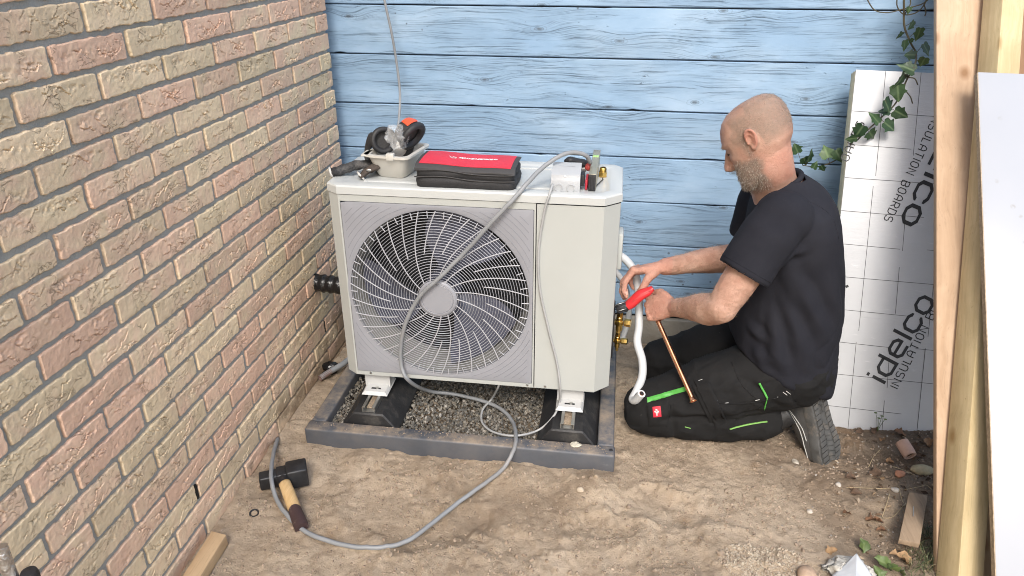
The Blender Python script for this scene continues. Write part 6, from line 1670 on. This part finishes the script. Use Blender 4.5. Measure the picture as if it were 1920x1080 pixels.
# ------------------------------------------------------------------ what he holds
REDT = std('red_tool_plastic', (0.58, 0.030, 0.035), 0.35, var=0.08, scale=30)
tool = empty('deburring_tool', P(1190, 560, y=2.04), 'red handled deburring tool with black ribbed head held in both hands', 'hand tool')
t0, t1 = P(1224, 540, y=2.015), P(1176, 574, y=2.005); t2 = P(1156, 580, y=2.005)
dd = (t1 - t0).normalized()
ps = spline([t0, t0.lerp(t1, 0.2), t0.lerp(t1, 0.5) + Vector((0, 0, 0.006)), t0.lerp(t1, 0.85), t1], 5); k = np.linspace(0, 4, len(ps))
MB().tube(ps, list(np.interp(k, range(5), [0.0100, 0.0165, 0.0200, 0.0190, 0.0165])), 16, flat=0.8).build('handle', REDT, tool, smooth=50)
MB().tube([ps[2] + Vector((0, -0.017, 0.008)), ps[8] + Vector((0, -0.018, 0.010)), ps[14] + Vector((0, -0.016, 0.009))], 0.0022, 6).build('grip_ridge', std('red_light', (0.66, 0.09, 0.09), 0.4), tool, smooth=180)
hd = (t2 - t1).normalized()
MB().lathe([(0.0125, 0.0), (0.0150, 0.004), (0.0145, 0.028), (0.0115, 0.036), (0.0, 0.037)], t1 - hd * 0.002, hd, 18).build('head', BLACK, tool, smooth=40)
a_ = hd.cross(Vector((0, 0, 1))).normalized(); b_ = hd.cross(a_)
for j in range(12):
    w = 2 * math.pi * j / 12; o_ = (a_ * math.cos(w) + b_ * math.sin(w)) * 0.0152
    MB().tube([t1 + o_ + hd * 0.003, t1 + o_ + hd * 0.027, t1 + o_ * 0.75 + hd * 0.037], 0.0011, 5).build('rib', STEEL if j % 3 == 0 else MUFF, tool, smooth=180)
cp = empty('copper_pipe', PIPE1, 'straight copper pipe with flared end held in the nearer hand', 'copper pipe')
MB().tube([PIPE0, PIPE0.lerp(PIPE1, 0.5), PIPE1], 0.0079, 16, cap=False).build('tube', COPPER, cp, smooth=180)
pd = (PIPE1 - PIPE0).normalized()
MB().lathe([(0.0079, -0.012), (0.0095, -0.003), (0.0118, 0.0), (0.0116, 0.0008), (0.0070, -0.004), (0.0066, -0.03)], PIPE1, pd, 20, cap=False).build('flare', COPPER, cp, smooth=50)
MB().lathe([(0.0, -0.012), (0.0068, -0.012)], PIPE1, pd, 14).build('bore', BLACK, cp)
# ------------------------------------------------------------------ clutter on the ground
def ground_rest(x, y, rs, s): return gz(x, y) + s * 0.15
CLOD = mat_stones('sand_clods', [(0.30, 0.22, 0.15), (0.40, 0.30, 0.21), (0.44, 0.34, 0.25), (0.34, 0.25, 0.175), (0.46, 0.36, 0.265)])
def batch(n, regf, size, seed):
    rs = np.random.RandomState(seed); X = []; 
    pts = np.array([regf(rs) for _ in range(n)]); Z = ground_h(pts[:, 0], pts[:, 1]); it = iter(range(n))
    def reg_(r): i = next(it); reg_.i = i; return pts[i]
    return stones(n, reg_, lambda x, y, r, s: Z[reg_.i] + s * 0.15, size, seed + 1)
def free(x, y):
    if FX0 - 0.02 < x < FX1 + 0.02 and FY0 - 0.01 < y < FY1: return False
    return x > 0.015
def regA(rs):
    while True:
        x, y = rs.uniform(0.02, 2.2), rs.uniform(0.95, 2.3)
        if free(x, y) and math.sin(x * 13 + 2 * math.sin(y * 9)) + math.sin(y * 17 + 2 * math.sin(x * 7)) > rs.uniform(-2.2, 1.6): return x, y
tag(batch(6500, regA, (0.0012, 0.0050), 21).build('sand_clods', CLOD, None, smooth=0, fix=False), 'loose crumbs of sand scattered over the ground', 'sand', kind='stuff')
PEB = mat_stones('pebbles', [(0.32, 0.27, 0.21), (0.20, 0.165, 0.13), (0.40, 0.35, 0.28), (0.26, 0.20, 0.15), (0.56, 0.53, 0.48), (0.22, 0.15, 0.11), (0.28, 0.23, 0.18)])
def regB(rs):
    while True:
        x, y = rs.uniform(1.5, 2.1), rs.uniform(1.40, 2.05)
        if rs.uniform() < (0.25 + (x - 1.5) * 1.3): return x, y
tag(batch(300, regB, (0.0014, 0.0042), 25).build('soil_pebbles', PEB, None, smooth=0, fix=False), 'small pale pebbles and grit in the dark soil at right', 'pebbles', kind='stuff')
# a heap of crumbly mortar sand near the lower edge
MORT2 = mat_stones('mortar_crumbs', [(0.46, 0.38, 0.28), (0.54, 0.46, 0.35), (0.38, 0.30, 0.22), (0.48, 0.39, 0.29)])
def regC(rs):
    c = P(1440, 1050, z=0.02); a = rs.uniform(0, 6.283); r = 0.10 * rs.uniform() ** 0.6
    return c.x + r * math.cos(a) * 1.2, c.y + r * math.sin(a) * 0.7
tag(batch(1100, regC, (0.0012, 0.0052), 27).build('mortar_crumbs', MORT2, None, smooth=0, fix=False), 'patch of pale mortar crumbs at the lower right of the sand', 'crumbs', kind='stuff')
# single stones
ST = [((1730, 880), (0.034, 0.020, 0.014), (0.42, 0.36, 0.23), 'smooth olive stone beside the clay pipe piece'), ((1688, 888), (0.018, 0.011, 0.007), (0.42, 0.20, 0.12), 'reddish brick chip left of the olive stone'),
      ((1678, 917), (0.008, 0.012, 0.007), (0.47, 0.43, 0.38), 'upright pale chip on the straw right of the shoe'), ((1515, 1074), (0.030, 0.024, 0.018), (0.42, 0.30, 0.21), 'rounded brown stone at the lower edge of the sand'),
      ((1492, 864), (0.013, 0.009, 0.005), (0.40, 0.36, 0.30), 'flat pale stone in front of the work shoe'), ((1087, 920), (0.010, 0.008, 0.006), (0.50, 0.42, 0.32), 'small pale stone in the middle of the sand'),
      ((1572, 909), (0.008, 0.007, 0.006), (0.45, 0.41, 0.36), 'small pale stone right of the shoe toe'), ((1520, 952), (0.009, 0.008, 0.006), (0.52, 0.47, 0.40), 'grey round pebble below the work shoe')]
for i, ((u, v), r, c, lab) in enumerate(ST):
    p = P(u, v, z=0.01); p.z = gz(p.x, p.y) + r[2] * 0.55
    tag(MB().ell(p, r, 18, 12, rot=Matrix.Rotation(0.5 * i, 3, 'Z')).build('stone', std('stone_%d' % i, c, 0.8, var=0.25, scale=60, bump=0.001), None, smooth=180, disp=lambda V, i=i: V + 0.0030 * np.stack([fbm(V[:, 0] * 60, V[:, 1] * 60, V[:, 2] * 60, 3, 90 + i + k) for k in range(3)], 1)), lab, 'stone', 'stones lying on the ground')
# mortar lump beside the film
p = P(1590, 1062, z=0.02)
tag(MB().ell((p.x, p.y, gz(p.x, p.y) + 0.008), (0.055, 0.035, 0.018), 40, 24).build('mortar_lump', std('grey_mortar', (0.50, 0.48, 0.43), 0.95, var=0.2, scale=60, bump=0.003, bscale=120), None, smooth=180, disp=lambda V: V + 0.012 * np.stack([fbm(V[:, 0] * 45, V[:, 1] * 45, V[:, 2] * 45, 4, 120 + k, 0.65) for k in range(3)], 1)), 'rough grey lump of hardened mortar under the plastic film', 'mortar lump')
# clay pipe piece
CLAY = std('clay_pink', (0.50, 0.335, 0.265), 0.85, var=0.15, scale=30, bump=0.001, dirt=(0.30, 0.23, 0.17), dirt_amt=0.2)
cpc = empty('clay_pipe', P(1700, 842, z=0.0), 'short broken piece of pinkish clay pipe by the insulation board', 'clay pipe')
a = P(1691, 829, z=0.045); b = P(1707, 855, z=0.028); ax = (b - a)
MB().lathe([(0.0125, ax.length), (0.0185, ax.length), (0.0195, ax.length * 0.7), (0.0195, 0.0), (0.012, -0.001), (0.0125, ax.length)], a, ax.normalized(), 24, cap=False).build('wall', CLAY, cpc, smooth=40)
MB().lathe([(0.0, ax.length * 0.86), (0.0126, ax.length * 0.86)], a, ax.normalized(), 18).build('soil_fill', SAND, cpc)
# dry leaves
def dry_leaf(seed, sz):
    rs = np.random.RandomState(seed); n = 9; V = []; F = []
    for i in range(n):
        t = i / (n - 1); w = 0.34 * math.sin(math.pi * min(1, t * 0.95 + 0.03)) ** 0.7 * (1 + 0.25 * rs.randn() * (0 < i < n - 1))
        for s in (-1, -0.5, 0, 0.5, 1):
            V.append((s * w * sz, (t - 0.5) * sz, sz * (0.30 * s * s * w * 2 * rs.uniform(0.3, 1.3) + 0.12 * math.sin(t * 3.1) + 0.05 * rs.randn())))
    for i in range(n - 1):
        for j in range(4):
            a = i * 5 + j; F.append((a, a + 1, a + 6, a + 5))
    me = bpy.data.meshes.new('dry_leaf'); me.from_pydata(V, [], F); me.polygons.foreach_set('use_smooth', [True] * len(F)); return me
DRY = []
for i, c in enumerate(((0.17, 0.088, 0.045), (0.26, 0.15, 0.075), (0.10, 0.06, 0.036), (0.32, 0.20, 0.10))):
    DRY.append(std('dry_leaf_%d' % i, c, 0.75, var=0.4, scale=70, bump=0.001))
DL = [(1612, 806, .030, 'curled dark dry leaf at the left end of the board foot'), (1640, 803, .032, 'dark dry leaf against the foot of the insulation board'), (1688, 812, .040, 'orange brown curled leaf behind the clay pipe piece'), (1716, 838, .038, 'dark crumpled leaf right of the clay pipe piece'), (1740, 832, .034, 'brown leaf close to the plank foot beside the board'),
      (1670, 862, .028, 'small brown leaf left of the olive stone'), (1596, 895, .034, 'dark torn leaf right of the work shoe'), (1642, 887, .042, 'long curled dark leaf between shoe and olive stone'), (1606, 922, .030, 'dark hollow leaf beside the white pebbles'), (1588, 960, .028, 'reddish brown leaf flat on the soil'),
      (1640, 975, .046, 'rust brown leaf left of the weathered offcut'), (1655, 988, .030, 'pale edge of a torn leaf below the rust brown leaf'), (1690, 1044, .055, 'pale brown lobed leaf below the weathered offcut'), (1720, 852, .030, 'small dark leaf over the olive stone'), (1560, 1030, .03, 'pale curled leaf scrap near the plastic film'), (1655, 822, .026, 'small leaf scrap under the board edge')]
for i, (u, v, s, lab) in enumerate(DL):
    p = P(u, v, z=0.01); me = dry_leaf(200 + i, s); me.materials.append(DRY[2 if 'dark' in lab else 0 if 'rust' in lab or 'reddish' in lab or 'orange' in lab else 3 if 'pale' in lab else 1])
    o = link_mesh('dry_leaf', me, None, (p.x, p.y, gz(p.x, p.y) + s * 0.10)); o.rotation_euler = (rnd.uniform(-.5, .5), rnd.uniform(-.5, .5), rnd.uniform(0, 6.28)); tag(o, lab, 'leaf', 'dry leaves on the soil')
# straws and twigs
STRAW = std('straw', (0.46, 0.36, 0.22), 0.75, var=0.2)
for pts, lab in ((((1588, 911), (1640, 912), (1675, 915)), 'long pale straw lying left of the pale chip'), (((1696, 915), (1725, 910), (1738, 908), (1754, 921)), 'bent straw running to the plank foot'), (((1656, 968), (1676, 962), (1700, 938)), 'thin straw leaning on the weathered offcut'),
                 (((1655, 966), (1664, 940), (1668, 925)), 'short upright straw left of the weathered offcut'), (((1686, 909), (1692, 930), (1696, 938)), 'straw pointing at the head of the offcut'), (((1630, 870), (1640, 850), (1652, 838)), 'thin straw left of the clay pipe piece'), (((1672, 870), (1700, 878), (1715, 888)), 'straw in front of the olive stone')):
    q = [P(u, v, z=0.012) for u, v in pts]; q = [Vector((a.x, a.y, gz(a.x, a.y) + 0.004)) for a in q]
    tag(MB().tube(spline(q, 5), 0.0010, 5).build('straw', STRAW, None, smooth=180), lab, 'straw', 'straws on the soil')
# grass tuft at the plank foot
gm_ = MB(); rs = np.random.RandomState(8)
for i in range(330):
    u, v = rs.uniform(1700, 1760), rs.uniform(985, 1090)
    if u < 1722 and v < 1030: continue
    p = P(u, v, z=0.0); z = gz(p.x, p.y); d = Vector((rs.randn() * 0.6, rs.randn() * 0.5, 1)).normalized(); L = rs.uniform(0.018, 0.055); w = Vector((rs.randn(), rs.randn(), 0)).normalized() * 0.0011
    bend = Vector((rs.randn(), rs.randn(), -0.3)) * 0.3 * L; a = Vector((p.x, p.y, z - 0.002)); m = a + d * L * 0.55; e = a + d * L + bend
    gm_.add([a - w, a + w, m + w * 0.7, m - w * 0.7, e], [(0, 1, 2, 3), (3, 2, 4)])
gg_ = G('grass_blades'); gg_.set(Base_Color=gg_.ramp(gg_.n('ShaderNodeNewGeometry').outputs['Random Per Island'], [(0, (0.045, 0.062, 0.028)), (0.6, (0.085, 0.11, 0.045)), (1, (0.26, 0.22, 0.12))]), Roughness=0.6)
tag(gm_.build('grass', gg_.mat, None, smooth=0, fix=False), 'sparse grass growing at the foot of the plank', 'grass', kind='stuff')
# green leaves of weeds
WEED = mat_leaf('weed_leaf', (0.075, 0.115, 0.035), (0.12, 0.17, 0.05), (0.2, 0.25, 0.12))
for (u, v, s, rot, lab) in ((1617, 1020, 0.040, 0.2, 'upright green leaf beside the plastic film'), (1655, 1058, 0.050, 1.2, 'broad green weed leaf right of the plastic film'), (1680, 1072, 0.050, 1.9, 'low green weed leaf at the lower edge by the plank'), (1645, 1076, .04, .4, 'small green weed leaf touching the plastic film')):
    p = P(u, v, z=0.01); me = dry_leaf(int(u), s); me.materials.append(WEED)
    o = link_mesh('weed_leaf', me, None, (p.x, p.y, gz(p.x, p.y) + s * 0.28)); o.rotation_euler = (0.5, rnd.uniform(-.3, .3), rot); tag(o, lab, 'leaf', 'weed leaves by the plank')
sp = empty('seedling', P(1650, 800, z=0.0), 'tiny green seedling sprouting at the foot of the insulation board', 'seedling')
r0 = P(1645, 808, z=0.0); r0.z = gz(r0.x, r0.y)
for du, dv in ((-6, -32), (6, -26), (12, -20), (0, -22)):
    e = P(1648 + du, 806 + dv, y=r0.y - 0.01)
    MB().tube(spline([r0, r0.lerp(e, 0.6) + Vector((0, 0, 0.006)), e], 4), 0.0007, 5).build('stem', WEED, sp)
    MB().ell(e, (0.0055, 0.004, 0.0012), 10, 6).build('leaf', WEED, sp, smooth=180)
# plastic film at the lower right
gf = G('milky_film'); gf.set(Base_Color=(0.66, 0.69, 0.72), Roughness=0.45, Alpha=0.72, Specular_IOR_Level=0.3, Normal=gf.bump(gf.noise(gf.coord(), 20, 4), 0.003)); FILM = gf.mat
apex = P(1606, 1038, z=0.055); l0 = P(1556, 1085, z=0.012); m0 = P(1604, 1100, z=0.040); r_ = P(1640, 1090, z=0.010)
V = []; F = []; n = 22; mcol = 19
for i in range(n + 1):
    t = i / n
    for k in range(mcol):
        w = k / (mcol - 1) * 2; e = l0.lerp(m0, w) if w < 1 else m0.lerp(r_, w - 1)
        q = apex.lerp(e + (e - apex) * 0.8, t)
        V.append(q)
V = np.array([v[:] for v in V])
V[:, 2] += (0.007 * fbm(V[:, 0] * 38, V[:, 1] * 38, 0.0, 3, 171, 0.6) + 0.006 * np.abs(fbm(V[:, 0] * 22 + V[:, 1] * 15, V[:, 1] * 20, 2.0, 2, 173))) * np.repeat(np.linspace(0.1, 1, n + 1), mcol)
for i in range(n):
    for k in range(mcol - 1): a = i * mcol + k; F.append((a, a + 1, a + mcol + 1, a + mcol))
fm = MB().add(V, F).build('plastic_film', FILM, None, smooth=28, fix=False)
fm.modifiers.new('film_thickness', 'SOLIDIFY').thickness = 0.0006
tag(fm, 'folded milky plastic film sticking up at the lower right edge', 'plastic film')
# small pit and scraps in the sand near the hammer
p = P(478, 970, z=0.0); p.z = gz(p.x, p.y)
tag(MB().lathe([(0.006, -0.004), (0.010, 0.0028), (0.0125, 0.0035), (0.0135, 0.001), (0.012, -0.004)], p, (0.1, -0.2, 1), 18, cap=False).build('pipe_end', BLACK, None), 'small black pipe end poking out of the sand by the wall', 'pipe end')
# crumbs of sand dropped on the frame
def regF(rs):
    return rs.uniform(FX0 + 0.02, FX1 - 0.02), rs.uniform(FY0 + 0.008, FY0 + 0.045)
fm2 = stones(260, regF, lambda x, y, rs, s: FZ + s * 0.3, (0.0007, 0.0024), 44)
tag(fm2.build('frame_crumbs', CLOD, None, smooth=0, fix=False), 'sand crumbs dropped on top of the front frame beam', 'sand', kind='stuff')
p = P(1080, 834, z=FZ)
tag(MB().ell((p.x, p.y, FZ + 0.001), (0.018, 0.013, 0.003), 24, 10).build('mortar_blob', std('pale_mortar', (0.52, 0.49, 0.40), 0.95, var=0.2, scale=80, bump=0.002), None, smooth=180, disp=lambda V: V + 0.003 * np.stack([fbm(V[:, 0] * 90, V[:, 1] * 90, V[:, 2] * 90, 3, 140 + k) for k in range(3)], 1)), 'pale dried mortar blob on the front frame beam', 'mortar blob')

# leaf litter and crumbled debris along the foot of the board
rs = np.random.RandomState(77); lm = MB()
for i in range(280):
    u, v = rs.uniform(1560, 1756), rs.uniform(806, 1075)
    if rs.uniform() > 0.25 + 0.75 * (u - 1560) / 200 or (v > 930 and rs.uniform() < 0.55): continue
    p = P(u, v, z=0.0); s_ = rs.uniform(0.003, 0.011); z = gz(p.x, p.y) + 0.002
    q, _ = np.linalg.qr(np.eye(3) + 0.55 * rs.randn(3, 3)); pts = [Vector(q @ np.array(a) * s_) + Vector((p.x, p.y, z + s_ * 0.25)) for a in ((-1, 0, 0), (-0.2, -0.5, 0.25), (1, 0, 0.0), (0.1, 0.55, 0.2))]
    lm.add(pts, [(0, 1, 2), (0, 2, 3)])
gl_ = G('leaf_litter'); gl_.set(Base_Color=gl_.ramp(gl_.n('ShaderNodeNewGeometry').outputs['Random Per Island'], [(0, (0.05, 0.032, 0.02)), (0.5, (0.13, 0.08, 0.045)), (0.8, (0.24, 0.16, 0.09)), (1, (0.42, 0.34, 0.24))]), Roughness=0.8)
tag(lm.build('leaf_litter', gl_.mat, None, smooth=0, fix=False), 'crumbled leaf litter and chips along the foot of the board', 'leaf litter', kind='stuff')
# a few fist-broken clods and trowel-scraped lumps in front of the frame
LUMP = mat_stones('damp_sand_lumps', [(0.26, 0.19, 0.13), (0.34, 0.255, 0.18), (0.40, 0.31, 0.22), (0.30, 0.225, 0.155)])
def regL(rs):
    return (rs.uniform(0.25, 1.75), rs.uniform(1.15, 1.72))
tag(batch(300, regL, (0.0030, 0.0085), 57).build('sand_lumps', LUMP, None, smooth=0, fix=False), 'larger broken lumps of damp sand in front of the frame', 'sand', kind='stuff')
